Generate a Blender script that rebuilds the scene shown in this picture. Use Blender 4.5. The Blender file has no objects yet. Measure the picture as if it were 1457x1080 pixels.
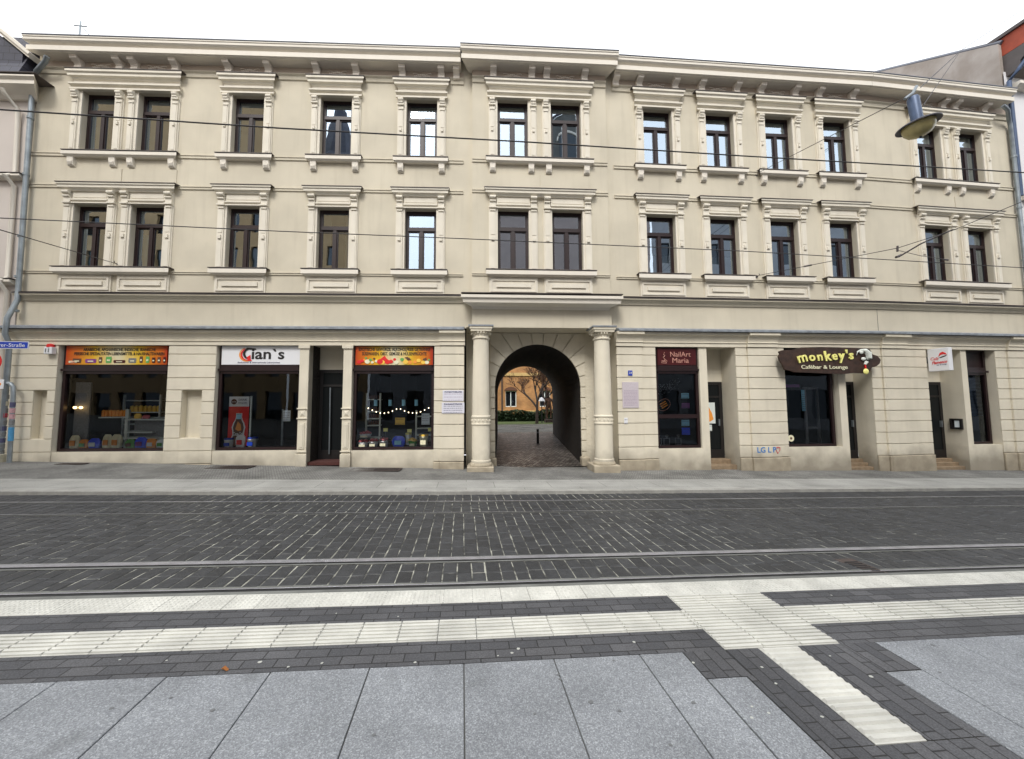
import bpy, math, random
from mathutils import Matrix, Vector, noise
random.seed(7)
D=bpy.data; S=bpy.context.scene; COL=S.collection
PI=math.pi
# ------------------------------------------------------------------ helpers
class MB:
    def __init__(s): s.v=[]; s.f=[]; s.m=[]
    def add(s,vs,fs,m=0):
        o=len(s.v); s.v+= [tuple(v) for v in vs]
        for f in fs: s.f.append(tuple(i+o for i in f)); s.m.append(m)
        return s
    def box(s,x0,x1,y0,y1,z0,z1,m=0):
        return s.add([(x0,y0,z0),(x1,y0,z0),(x1,y1,z0),(x0,y1,z0),(x0,y0,z1),(x1,y0,z1),(x1,y1,z1),(x0,y1,z1)],
            [(0,3,2,1),(4,5,6,7),(0,1,5,4),(1,2,6,5),(2,3,7,6),(3,0,4,7)],m)
    def prism(s,prof,x0,x1,m=0,ret=0.0):
        # prof: list of (off,z) outward offsets, extruded along x; ret: 1 mitres the ends so the profile returns to the wall
        n=len(prof); a=[];b=[]
        for o,z in prof:
            a.append((x0-o*ret,-o,z)); b.append((x1+o*ret,-o,z))
        return s.add(a+b,[tuple(range(n)),tuple(range(2*n-1,n-1,-1))]+[(i,i+n,(i+1)%n+n,(i+1)%n) for i in range(n)],m)
    def quad(s,a,b,c,d,m=0): return s.add([a,b,c,d],[(0,1,2,3)],m)
    def lathe(s,prof,c=(0,0,0),n=24,m=0,axis='z'):
        vs=[]
        for r,z in prof:
            for i in range(n):
                t=2*PI*i/n; x,y=r*math.cos(t),r*math.sin(t)
                if axis=='z': vs.append((c[0]+x,c[1]+y,c[2]+z))
                elif axis=='y': vs.append((c[0]+x,c[1]+z,c[2]+y))
                else: vs.append((c[0]+z,c[1]+x,c[2]+y))
        k=len(prof); fs=[]
        for j in range(k-1):
            for i in range(n):
                i2=(i+1)%n; fs.append((j*n+i,j*n+i2,(j+1)*n+i2,(j+1)*n+i))
        fs.append(tuple(range(n-1,-1,-1))); fs.append(tuple((k-1)*n+i for i in range(n)))
        return s.add(vs,fs,m)
    def tube(s,pts,r,n=8,m=0):
        pts=[Vector(p) for p in pts]; vs=[]
        for k,p in enumerate(pts):
            d=(pts[min(k+1,len(pts)-1)]-pts[max(k-1,0)]).normalized()
            up=Vector((0,0,1)) if abs(d.z)<.9 else Vector((1,0,0))
            a=d.cross(up).normalized(); b=d.cross(a)
            rr=r[k] if isinstance(r,(list,tuple)) else r
            for i in range(n):
                t=2*PI*i/n; vs.append(p+a*rr*math.cos(t)+b*rr*math.sin(t))
        fs=[]
        for k in range(len(pts)-1):
            for i in range(n):
                i2=(i+1)%n; fs.append((k*n+i,k*n+i2,(k+1)*n+i2,(k+1)*n+i))
        fs.append(tuple(range(n))); fs.append(tuple((len(pts)-1)*n+i for i in range(n-1,-1,-1)))
        return s.add(vs,fs,m)
    def blob(s,c,r,m=0,n=10,k=6):
        prof=[(max(1e-4,math.sin(PI*j/k)),-math.cos(PI*j/k)) for j in range(k+1)]
        o=len(s.v); s.lathe(prof,(0,0,0),n,m)
        for i in range(o,len(s.v)):
            x,y,z=s.v[i]; s.v[i]=(c[0]+x*r[0],c[1]+y*r[1],c[2]+z*r[2])
        return s
    def poly(s,pts,y0,y1,m=0):
        # outline (x,z) extruded from y0 (front) to y1
        n=len(pts); vs=[(x,y0,z) for x,z in pts]+[(x,y1,z) for x,z in pts]
        return s.add(vs,[tuple(range(n)),tuple(range(2*n-1,n-1,-1))]+[(i,i+n,(i+1)%n+n,(i+1)%n) for i in range(n)],m)
    def xf(s,M):
        s.v=[tuple(M@Vector(v)) for v in s.v]; return s
    def build(s,name,mats,parent=None,M=None,smooth=False,bevel=0):
        me=D.meshes.new(name); me.from_pydata(s.v,[],s.f); me.update()
        if not isinstance(mats,(list,tuple)): mats=[mats]
        for mt in mats: me.materials.append(mt)
        me.polygons.foreach_set('material_index',s.m)
        if smooth:
            me.polygons.foreach_set('use_smooth',[True]*len(s.f))
        import bmesh
        bm=bmesh.new(); bm.from_mesh(me); bmesh.ops.recalc_face_normals(bm,faces=bm.faces); bm.to_mesh(me); bm.free()
        if smooth:
            try: me.set_sharp_from_angle(angle=math.radians(40))
            except Exception: pass
        o=D.objects.new(name,me); COL.objects.link(o); attach(o,parent,M)
        if bevel:
            b=o.modifiers.new('bevel','BEVEL'); b.width=bevel; b.segments=1; b.limit_method='ANGLE'
        return o
def world(o):
    M=o.matrix_basis.copy()
    if o.parent: M=world(o.parent)@o.matrix_parent_inverse@M
    return M
def attach(o,parent,M):
    M=M or Matrix()
    o.matrix_basis=M
    if parent:
        o.parent=parent
        if parent.type=='EMPTY' or M!=Matrix(): o.matrix_parent_inverse=world(parent).inverted()
        else: o.matrix_parent_inverse=Matrix()   # a sub-part shares its part's frame
def tag(o,label=None,cat=None,group=None,kind=None):
    for k,v in (('label',label),('category',cat),('group',group),('kind',kind)):
        if v: o[k]=v
    return o
def empty(name,loc,label=None,cat=None,group=None,rz=0):
    o=D.objects.new(name,None); COL.objects.link(o); o.empty_display_size=.2
    o.matrix_basis=Matrix.Translation(loc)@Matrix.Rotation(rz,4,'Z'); return tag(o,label,cat,group)
def copypart(o,M,parent=None):
    c=o.copy(); COL.objects.link(c); c.matrix_basis=M
    if parent: c.parent=parent; c.matrix_parent_inverse=world(parent).inverted()
    for ch in [q for q in D.objects if q.parent==o]:
        d=ch.copy(); COL.objects.link(d); d.parent=c; d.matrix_parent_inverse=ch.matrix_parent_inverse.copy()
    return c
# ------------------------------------------------------------------ materials
def mat(name,col,rough=.8,metal=0,var=0,vscale=3,bump=0,bscale=60,dirt=0,spec=None,streak=0,col2=None,fleck=0):
    m=D.materials.new(name); m.use_nodes=True; nt=m.node_tree; N=nt.nodes; L=nt.links; b=N['Principled BSDF']
    b.inputs['Roughness'].default_value=rough; b.inputs['Metallic'].default_value=metal
    if spec is not None: b.inputs['Specular IOR Level'].default_value=spec
    c=(col[0],col[1],col[2],1); b.inputs['Base Color'].default_value=c
    geo=N.new('ShaderNodeNewGeometry'); out=None
    def noi(sc,det=4,vec=None):
        n=N.new('ShaderNodeTexNoise'); n.inputs['Scale'].default_value=sc; n.inputs['Detail'].default_value=det
        L.new(vec or geo.outputs['Position'],n.inputs['Vector']); return n.outputs['Fac']
    def mixc(fac,a,bb):
        x=N.new('ShaderNodeMix'); x.data_type='RGBA'
        L.new(fac,x.inputs['Factor'])
        for s_,i in ((a,6),(bb,7)):
            if isinstance(s_,tuple): x.inputs[i].default_value=s_
            else: L.new(s_,x.inputs[i])
        return x.outputs[2]
    def ramp(f,a,bb):
        r=N.new('ShaderNodeMapRange'); r.inputs[1].default_value=a; r.inputs[2].default_value=bb; L.new(f,r.inputs[0]); return r.outputs[0]
    cur=c
    if var:
        k=1-var; cur=mixc(ramp(noi(vscale),.35,.65),(col[0]*k,col[1]*k,col[2]*k,1) if not col2 else (*col2,1),cur)
    if fleck:
        cur=mixc(ramp(noi(45,3),.55,.75),cur,(col[0]*(1-fleck),col[1]*(1-fleck),col[2]*(1-fleck),1))
    if streak:
        mp=N.new('ShaderNodeMapping'); mp.inputs['Scale'].default_value=(6,6,.5); L.new(geo.outputs['Position'],mp.inputs['Vector'])
        f=ramp(noi(1.0,5,mp.outputs[0]),.52,.8)
        mm=N.new('ShaderNodeMath'); mm.operation='MULTIPLY'; mm.inputs[1].default_value=streak; L.new(f,mm.inputs[0])
        cur=mixc(mm.outputs[0],cur,(col[0]*.45,col[1]*.42,col[2]*.38,1))
    if dirt:  # splash dirt: ragged band low on the wall
        sx=N.new('ShaderNodeSeparateXYZ'); L.new(geo.outputs['Position'],sx.inputs[0])
        hn=noi(2.2,6); a=N.new('ShaderNodeMath'); a.operation='MULTIPLY_ADD'; a.inputs[1].default_value=.9; L.new(hn,a.inputs[0]); L.new(sx.outputs['Z'],a.inputs[2])
        f=ramp(a.outputs[0],.95,.35); mm=N.new('ShaderNodeMath'); mm.operation='MULTIPLY'; mm.inputs[1].default_value=dirt; L.new(f,mm.inputs[0])
        cur=mixc(mm.outputs[0],cur,(.16,.135,.10,1))
    if not isinstance(cur,tuple): L.new(cur,b.inputs['Base Color'])
    if bump:
        bp=N.new('ShaderNodeBump'); bp.inputs['Strength'].default_value=bump; bp.inputs['Distance'].default_value=.01
        L.new(noi(bscale,5),bp.inputs['Height']); L.new(bp.outputs[0],b.inputs['Normal'])
    return m
def glass(name,refl,tint=(.9,.95,1),see=True,base=(.01,.012,.015)):
    m=D.materials.new(name); m.use_nodes=True; nt=m.node_tree; N=nt.nodes; L=nt.links
    out=N['Material Output']; N.remove(N['Principled BSDF'])
    g=N.new('ShaderNodeBsdfGlossy'); g.inputs['Roughness'].default_value=.0; g.inputs['Color'].default_value=(*tint,1)
    if see: t=N.new('ShaderNodeBsdfTransparent'); t.inputs['Color'].default_value=(.93,.95,.95,1)
    else: t=N.new('ShaderNodeBsdfDiffuse'); t.inputs['Color'].default_value=(*base,1)
    geo=N.new('ShaderNodeNewGeometry'); n=N.new('ShaderNodeTexNoise'); n.inputs['Scale'].default_value=1.7; n.inputs['Detail'].default_value=1
    L.new(geo.outputs['Position'],n.inputs['Vector'])
    bp=N.new('ShaderNodeBump'); bp.inputs['Strength'].default_value=.25; bp.inputs['Distance'].default_value=.006; L.new(n.outputs['Fac'],bp.inputs['Height']); L.new(bp.outputs[0],g.inputs['Normal'])
    fr=N.new('ShaderNodeFresnel'); fr.inputs['IOR'].default_value=1.5
    ma=N.new('ShaderNodeMath'); ma.operation='ADD'; ma.use_clamp=True; ma.inputs[1].default_value=refl; L.new(fr.outputs[0],ma.inputs[0])
    mx=N.new('ShaderNodeMixShader'); L.new(ma.outputs[0],mx.inputs[0]); L.new(t.outputs[0],mx.inputs[1]); L.new(g.outputs[0],mx.inputs[2]); L.new(mx.outputs[0],out.inputs['Surface'])
    return m
def brickmat(name,c1,c2,mort,bw,bh,ms,rough=.8,bump=.5,rot=0,noise_amt=.3,offset=.5,vert=False,fleck=0,mdist=.004,patchy=0,squash=1):
    m=D.materials.new(name); m.use_nodes=True; nt=m.node_tree; N=nt.nodes; L=nt.links; b=N['Principled BSDF']; b.inputs['Roughness'].default_value=rough
    geo=N.new('ShaderNodeNewGeometry'); mp=N.new('ShaderNodeMapping')
    mp.inputs['Rotation'].default_value=(0,0,rot)
    L.new(geo.outputs['Position'],mp.inputs['Vector']); vec=mp.outputs[0]
    if vert:
        sp=N.new('ShaderNodeSeparateXYZ'); cb=N.new('ShaderNodeCombineXYZ'); L.new(vec,sp.inputs[0]); L.new(sp.outputs['X'],cb.inputs['X']); L.new(sp.outputs['Z'],cb.inputs['Y']); vec=cb.outputs[0]
    # slight wobble
    nn=N.new('ShaderNodeTexNoise'); nn.inputs['Scale'].default_value=9; L.new(vec,nn.inputs['Vector'])
    vm=N.new('ShaderNodeVectorMath'); vm.operation='MULTIPLY_ADD'; vm.inputs[1].default_value=(mdist,)*3; L.new(nn.outputs['Color'],vm.inputs[0]); L.new(vec,vm.inputs[2])
    t=N.new('ShaderNodeTexBrick'); L.new(vm.outputs[0],t.inputs['Vector']); t.offset=offset; t.squash=squash
    t.inputs['Scale'].default_value=1; t.inputs['Brick Width'].default_value=bw; t.inputs['Row Height'].default_value=bh; t.inputs['Mortar Size'].default_value=ms; t.inputs['Mortar Smooth'].default_value=.3
    t.inputs['Color1'].default_value=(*c1,1); t.inputs['Color2'].default_value=(*c2,1); t.inputs['Mortar'].default_value=(*mort,1)
    cur=t.outputs['Color']
    def noi(sc,det=5):
        n=N.new('ShaderNodeTexNoise'); n.inputs['Scale'].default_value=sc; n.inputs['Detail'].default_value=det; L.new(geo.outputs['Position'],n.inputs['Vector']); return n.outputs['Fac']
    if patchy:   # joints filled with soot in places
        r=N.new('ShaderNodeMapRange'); r.inputs[1].default_value=.42; r.inputs[2].default_value=.62; r.inputs[4].default_value=patchy; L.new(noi(2.6,8),r.inputs[0])
        mu=N.new('ShaderNodeMath'); mu.operation='MULTIPLY'; L.new(r.outputs[0],mu.inputs[0]); L.new(t.outputs['Fac'],mu.inputs[1])
        x=N.new('ShaderNodeMix'); x.data_type='RGBA'; L.new(mu.outputs[0],x.inputs['Factor']); L.new(cur,x.inputs[6]); x.inputs[7].default_value=(*c1,1); cur=x.outputs[2]
    x=N.new('ShaderNodeMix'); x.data_type='RGBA'; x.blend_type='MULTIPLY'; x.inputs['Factor'].default_value=1; L.new(cur,x.inputs[6])
    r=N.new('ShaderNodeMapRange'); r.inputs[1].default_value=.3; r.inputs[2].default_value=.7; r.inputs[3].default_value=1-noise_amt; r.inputs[4].default_value=1+noise_amt*.5; L.new(noi(1.3,8),r.inputs[0])
    L.new(r.outputs[0],x.inputs[7]); cur=x.outputs[2]
    if fleck:
        x=N.new('ShaderNodeMix'); x.data_type='RGBA'; x.blend_type='MULTIPLY'; x.inputs['Factor'].default_value=1; L.new(cur,x.inputs[6])
        r=N.new('ShaderNodeMapRange'); r.inputs[1].default_value=.35; r.inputs[2].default_value=.65; r.inputs[3].default_value=1-fleck; r.inputs[4].default_value=1+fleck; L.new(noi(130,2),r.inputs[0]); L.new(r.outputs[0],x.inputs[7]); cur=x.outputs[2]
    L.new(cur,b.inputs['Base Color'])
    bp=N.new('ShaderNodeBump'); bp.inputs['Strength'].default_value=bump; bp.inputs['Distance'].default_value=.012
    ad=N.new('ShaderNodeMath'); ad.operation='MULTIPLY_ADD'; ad.inputs[1].default_value=-1; L.new(t.outputs['Fac'],ad.inputs[0]); 
    sc=N.new('ShaderNodeMath'); sc.operation='MULTIPLY'; sc.inputs[1].default_value=.8; L.new(noi(70,3),sc.inputs[0]); L.new(sc.outputs[0],ad.inputs[2])
    L.new(ad.outputs[0],bp.inputs['Height']); L.new(bp.outputs[0],b.inputs['Normal'])
    return m
M={}
M['wall']=mat('beige_render',(.645,.59,.47),.9,var=.13,vscale=.9,bump=.35,bscale=55,streak=.18)
M['gf']=mat('rusticated_render',(.725,.67,.545),.88,var=.09,vscale=2,bump=.25,bscale=45,dirt=.7,streak=.14)
M['trim']=mat('cream_stucco_trim',(.755,.705,.60),.8,var=.09,vscale=2,bump=.12,bscale=60,streak=.10)
M['soffit']=mat('pinkish_frieze_paint',(.60,.50,.41),.85,var=.1,vscale=1.5,bump=.1)
M['corn']=mat('cornice_paint',(.77,.72,.63),.75,var=.05,vscale=1,bump=.05,streak=.08)
M['capd']=mat('dark_cover_and_shade',(.09,.075,.07),.6,var=.2,vscale=4)
M['lead']=mat('lead_flashing',(.30,.33,.37),.55,metal=.2,var=.35,vscale=7,bump=.2,bscale=25)
M['zinc']=mat('zinc_pipe',(.30,.34,.37),.45,metal=.6,var=.25,vscale=5)
M['frame']=mat('dark_brown_window_wood',(.018,.006,.007),.45,var=.2,vscale=9)
M['black']=mat('black_paint',(.012,.010,.010),.5)
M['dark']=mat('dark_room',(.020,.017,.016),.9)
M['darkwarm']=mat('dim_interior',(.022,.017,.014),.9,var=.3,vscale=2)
M['curtain']=mat('pale_curtain',(.50,.56,.52),.9,var=.15,vscale=4)
M['blind']=mat('blue_blind',(.25,.55,.66),.8,var=.1)
M['glassU']=glass('upper_window_glass',.50,(.74,.87,1.0))
M['glassS']=glass('shop_window_glass',.015,(.8,.9,1))
M['steel']=mat('polished_rail_steel',(.46,.46,.50),.4,metal=.6,var=.25,vscale=6)
M['groove']=mat('rail_groove',(.012,.012,.013),.8)
M['white']=mat('white_plastic',(.78,.79,.82),.4)
M['offwhite']=mat('shelf_white',(.70,.76,.73),.6)
M['paper']=mat('paper',(.80,.88,.92),.8)
M['red']=mat('signal_red',(.72,.02,.02),.5)
M['dred']=mat('dark_red_panel',(.07,.006,.008),.4,var=.3,vscale=6)
M['blue']=mat('bright_blue_bag',(.04,.10,.95),.4)
M['navy']=mat('street_sign_blue',(.01,.05,.42),.4)
M['yellow']=mat('yellow_lettering',(.92,.88,.28),.5)
M['green']=mat('green_pack',(.12,.40,.10),.5)
M['orange']=mat('orange_goods',(.85,.32,.05),.5)
M['cream']=mat('cream_bag',(.85,.82,.58),.7,var=.15,vscale=12)
M['purple']=mat('purple_goods',(.22,.05,.24),.5)
M['brown']=mat('brown_goods',(.12,.05,.025),.6)
M['amber']=mat('amber_goods',(.90,.58,.08),.5)
M['pink']=mat('pinkish_red_goods',(.65,.14,.16),.6,var=.3,vscale=30)
M['teal']=mat('pale_blue_paper',(.32,.70,.92),.7)
M['grafblue']=mat('graffiti_blue',(.02,.20,.55),.7)
M['grafred']=mat('graffiti_red',(.55,.03,.06),.7)
M['wood']=mat('dark_sign_wood',(.055,.026,.016),.6,var=.5,vscale=8,bump=.6,bscale=20)
M['slate']=brickmat('slate_roof',(.035,.037,.055),(.055,.055,.08),(.015,.015,.022),.3,.2,.01,rough=.6,vert=True,bump=.5)
M['roofmetal']=mat('roof_metal',(.13,.14,.17),.5,var=.1)
M['lilac']=mat('pale_lilac_render',(.62,.565,.52),.9,var=.05,vscale=1,bump=.2,streak=.12)
M['whitewall']=mat('white_render',(.74,.73,.74),.9,var=.04,vscale=1,bump=.15,streak=.08)
M['redwood']=mat('red_painted_boards',(.35,.06,.025),.7,var=.2,vscale=5)
M['stone']=mat('weathered_base_stone',(.56,.49,.37),.9,var=.25,vscale=5,bump=.6,bscale=30,dirt=.5)
M['step']=mat('sandstone_step',(.30,.22,.14),.85,var=.3,vscale=7,bump=.3)
M['mat']=mat('reddish_door_mat',(.09,.03,.025),.95,var=.3,vscale=30)
M['grate']=mat('rusty_grate',(.075,.056,.050),.8,var=.3,vscale=20)
M['lampblue']=mat('blue_grey_lamp_metal',(.075,.11,.19),.45,metal=.3,var=.15,vscale=9)
M['lampdark']=mat('dark_lamp_brim',(.05,.05,.065),.5)
M['bowl']=mat('yellowed_lamp_bowl',(.52,.44,.20),.25,var=.25,vscale=7)
M['wire']=mat('black_cable',(.018,.016,.018),.6)
M['insul']=mat('insulator',(.06,.05,.05),.5)
M['rosette']=mat('frieze_relief_paint',(.84,.77,.67),.8)
M['grass']=mat('courtyard_grass',(.10,.14,.04),.9,var=.4,vscale=6,bump=.6,bscale=50)
M['hedge']=mat('hedge_leaf',(.03,.06,.02),.7,var=.4,vscale=5)
M['bark']=mat('tree_bark',(.07,.05,.04),.9,var=.3,vscale=8,bump=.5)
M['twig']=mat('twig_bark',(.09,.045,.025),.9)
M['bronze']=mat('weathered_bronze',(.13,.065,.04),.55,metal=.2,var=.3,vscale=8)
M['ybrick']=brickmat('courtyard_yellow_brick',(.50,.24,.075),(.42,.18,.055),(.36,.24,.13),.25,.075,.01,vert=True,noise_amt=.3,bump=.3)
M['ytrim']=mat('yellow_stone_band',(.58,.40,.16),.8,var=.15,vscale=3)
M['tunnelw']=mat('shade_dark_passage_plaster',(.022,.018,.015),.95,var=.45,vscale=1.2,bump=.3,streak=.4)  # near-black base colour stands in for the low light inside the passage
M['leaf']=mat('dry_leaf',(.32,.12,.03),.8)
M['gum']=mat('chewing_gum_grey',(.42,.43,.40),.9)
M['oldgum']=mat('old_dark_gum',(.13,.135,.14),.9)
M['cream2']=mat('cream_box',(.6,.57,.45),.7,var=.2,vscale=20)
M['plaque']=mat('white_plaque',(.70,.70,.78),.3)
M['plaque2']=mat('lilac_plaque',(.60,.54,.58),.5,var=.15,vscale=60)
M['ink']=mat('printed_ink',(.08,.08,.16),.7)
M['inkr']=mat('faded_print',(.38,.30,.40),.8)
M['stick1']=mat('sticker_pink',(.6,.35,.38),.7,var=.3,vscale=40)
M['stick2']=mat('sticker_blue',(.08,.33,.60),.7,var=.3,vscale=40)
M['stick3']=mat('sticker_grey',(.25,.26,.27),.7,var=.5,vscale=60)
M['redtag']=mat('sticker_red',(.42,.05,.08),.7,var=.4,vscale=50)
# sign paintings: colour across the board
def gradsign(name,stops,w,x0):
    m=D.materials.new(name); m.use_nodes=True; nt=m.node_tree; N=nt.nodes; L=nt.links; b=N['Principled BSDF']; b.inputs['Roughness'].default_value=.35
    tc=N.new('ShaderNodeTexCoord'); sp=N.new('ShaderNodeSeparateXYZ'); L.new(tc.outputs['Object'],sp.inputs[0])
    mr=N.new('ShaderNodeMapRange'); mr.inputs[1].default_value=x0; mr.inputs[2].default_value=x0+w; L.new(sp.outputs['X'],mr.inputs[0])
    r=N.new('ShaderNodeValToRGB'); e=r.color_ramp.elements
    while len(e)>1: e.remove(e[0])
    e[0].position=stops[0][0]; e[0].color=(*stops[0][1],1)
    for p,c in stops[1:]:
        k=e.new(p); k.color=(*c,1)
    n=N.new('ShaderNodeTexNoise'); n.inputs['Scale'].default_value=4; L.new(tc.outputs['Object'],n.inputs['Vector'])
    ad=N.new('ShaderNodeMath'); ad.operation='MULTIPLY_ADD'; ad.inputs[1].default_value=.18; L.new(n.outputs['Fac'],ad.inputs[0]); 
    su=N.new('ShaderNodeMath'); su.operation='SUBTRACT'; su.inputs[1].default_value=.09; L.new(mr.outputs[0],su.inputs[0]); L.new(su.outputs[0],ad.inputs[2])
    L.new(ad.outputs[0],r.inputs[0]); L.new(r.outputs[0],b.inputs['Base Color']); return m
# paving
ROT=.0125
M['sett']=brickmat('basalt_setts',(.042,.044,.048),(.066,.066,.067),(.028,.028,.028),.23,.155,.006,rough=.6,bump=.9,rot=PI/2+ROT,noise_amt=.45,mdist=.022,patchy=0,fleck=.3)
def lightjoints(m):   # sandy joints that run across the street between the sett rows, worn away in places
    nt=m.node_tree; N=nt.nodes; L=nt.links; b=N['Principled BSDF']; cur=b.inputs['Base Color'].links[0].from_socket
    geo=N.new('ShaderNodeNewGeometry'); sp=N.new('ShaderNodeSeparateXYZ'); n0=N.new('ShaderNodeTexNoise'); n0.inputs['Scale'].default_value=6; L.new(geo.outputs['Position'],n0.inputs['Vector'])
    def mth(op,a,bb=None,c=None):
        x=N.new('ShaderNodeMath'); x.operation=op
        for i,v in enumerate((a,bb,c)):
            if v is None: continue
            if isinstance(v,(int,float)): x.inputs[i].default_value=v
            else: L.new(v,x.inputs[i])
        return x.outputs[0]
    L.new(geo.outputs['Position'],sp.inputs[0])
    x=mth('MULTIPLY_ADD',n0.outputs['Fac'],.03,sp.outputs['X']); fr=mth('FRACT',mth('DIVIDE',x,.155)); d=mth('ABSOLUTE',mth('SUBTRACT',fr,.5))
    r=N.new('ShaderNodeMapRange'); r.inputs[1].default_value=.44; r.inputs[2].default_value=.485; L.new(d,r.inputs[0])
    def nz(sc,lo,hi,det=6):
        n=N.new('ShaderNodeTexNoise'); n.inputs['Scale'].default_value=sc; n.inputs['Detail'].default_value=det; L.new(geo.outputs['Position'],n.inputs['Vector'])
        q=N.new('ShaderNodeMapRange'); q.inputs[1].default_value=lo; q.inputs[2].default_value=hi; L.new(n.outputs['Fac'],q.inputs[0]); return q.outputs[0]
    f=mth('MULTIPLY',mth('MULTIPLY',r.outputs[0],nz(4.5,.42,.66,9)),nz(.5,.32,.60,3))
    mx=N.new('ShaderNodeMix'); mx.data_type='RGBA'; L.new(f,mx.inputs['Factor']); L.new(cur,mx.inputs[6]); mx.inputs[7].default_value=(.33,.33,.29,1)
    # sandy dust along the rails
    y=mth('MULTIPLY_ADD',sp.outputs['X'],ROT,sp.outputs['Y']); dd=mth('ABSOLUTE',mth('SUBTRACT',y,4.36))
    q=N.new('ShaderNodeMapRange'); q.inputs[1].default_value=.5; q.inputs[2].default_value=.05; q.inputs[4].default_value=.40; L.new(dd,q.inputs[0])
    m2=N.new('ShaderNodeMix'); m2.data_type='RGBA'; L.new(mth('MULTIPLY',q.outputs[0],nz(3,.35,.65)),m2.inputs['Factor']); L.new(mx.outputs[2],m2.inputs[6]); m2.inputs[7].default_value=(.17,.165,.125,1)
    L.new(m2.outputs[2],b.inputs['Base Color'])
lightjoints(M['sett'])
M['anthra']=brickmat('anthracite_pavers',(.056,.058,.065),(.088,.089,.096),(.016,.016,.017),.205,.0835,.0045,rough=.7,bump=.5,rot=ROT,noise_amt=.25,mdist=.002,fleck=.25)
M['anthraV']=brickmat('anthracite_pavers_lengthwise',(.056,.058,.065),(.088,.089,.096),(.016,.016,.017),.205,.0835,.0045,rough=.7,bump=.5,rot=PI/2+ROT,noise_amt=.25,mdist=.002,fleck=.25)
M['mosaic']=brickmat('small_mosaic_paving',(.20,.20,.19),(.27,.265,.25),(.10,.10,.095),.06,.055,.006,rough=.85,bump=.8,rot=.02,noise_amt=.4,mdist=.03,fleck=.2)
M['slabfar']=brickmat('old_pavement_slabs',(.31,.31,.295),(.35,.35,.33),(.14,.14,.13),1.2,.55,.006,rough=.85,bump=.3,rot=ROT,noise_amt=.25,fleck=.2)
M['cobdark']=brickmat('passage_cobbles',(.055,.048,.043),(.30,.27,.24),(.008,.007,.006),.12,.11,.018,rough=.42,bump=1,noise_amt=.5,mdist=.05,fleck=.3)
M['cobcourt']=brickmat('courtyard_cobbles',(.17,.165,.15),(.26,.25,.23),(.07,.075,.05),.14,.12,.012,rough=.8,bump=1,noise_amt=.5,mdist=.05,fleck=.3)
M['kerb']=mat('granite_kerb',(.36,.355,.33),.85,var=.25,vscale=5,bump=.4,bscale=60,fleck=.3)
M['asph']=mat('concrete_joint_strip',(.17,.175,.165),.85,var=.3,vscale=4,bump=.4)
M['tact']=mat('white_tactile_concrete',(.58,.578,.535),.85,var=.22,vscale=3,bump=.35,bscale=90,fleck=.12,streak=.0)
M['joint']=mat('dark_joint',(.10,.10,.095),.9)
def granite(name,base):
    m=D.materials.new(name); m.use_nodes=True; nt=m.node_tree; N=nt.nodes; L=nt.links; b=N['Principled BSDF']; b.inputs['Roughness'].default_value=.75
    geo=N.new('ShaderNodeNewGeometry')
    v=N.new('ShaderNodeTexVoronoi'); v.inputs['Scale'].default_value=170; L.new(geo.outputs['Position'],v.inputs['Vector'])
    hs=N.new('ShaderNodeSeparateColor'); L.new(v.outputs['Color'],hs.inputs[0])
    r=N.new('ShaderNodeValToRGB'); e=r.color_ramp.elements; e[0].position=0; e[0].color=(base[0]*.66,base[1]*.66,base[2]*.68,1); e[1].position=1; e[1].color=(base[0]*1.5,base[1]*1.5,base[2]*1.5,1)
    k=e.new(.35); k.color=(base[0]*.82,base[1]*.82,base[2]*.85,1); k=e.new(.8); k.color=(base[0]*1.1,base[1]*1.1,base[2]*1.1,1)
    L.new(hs.outputs[0],r.inputs[0])
    n=N.new('ShaderNodeTexNoise'); n.inputs['Scale'].default_value=2.2; n.inputs['Detail'].default_value=8; L.new(geo.outputs['Position'],n.inputs['Vector'])
    mr=N.new('ShaderNodeMapRange'); mr.inputs[1].default_value=.3; mr.inputs[2].default_value=.7; mr.inputs[3].default_value=.80; mr.inputs[4].default_value=1.12; L.new(n.outputs['Fac'],mr.inputs[0])
    x=N.new('ShaderNodeMix'); x.data_type='RGBA'; x.blend_type='MULTIPLY'; x.inputs['Factor'].default_value=1; L.new(r.outputs[0],x.inputs[6]); L.new(mr.outputs[0],x.inputs[7]); cur=x.outputs[2]
    # a few dark stains
    n2=N.new('ShaderNodeTexNoise'); n2.inputs['Scale'].default_value=3.3; n2.inputs['Detail'].default_value=3; L.new(geo.outputs['Position'],n2.inputs['Vector'])
    m2=N.new('ShaderNodeMapRange'); m2.inputs[1].default_value=.63; m2.inputs[2].default_value=.72; m2.inputs[4].default_value=.38; L.new(n2.outputs['Fac'],m2.inputs[0])
    x=N.new('ShaderNodeMix'); x.data_type='RGBA'; L.new(m2.outputs[0],x.inputs['Factor']); L.new(cur,x.inputs[6]); x.inputs[7].default_value=(base[0]*.4,base[1]*.4,base[2]*.4,1)
    L.new(x.outputs[2],b.inputs['Base Color'])
    bp=N.new('ShaderNodeBump'); bp.inputs['Strength'].default_value=.3; bp.inputs['Distance'].default_value=.004; L.new(v.outputs['Distance'],bp.inputs['Height']); L.new(bp.outputs[0],b.inputs['Normal'])
    return m
M['granite']=granite('grey_granite_slab',(.232,.247,.262))

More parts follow.
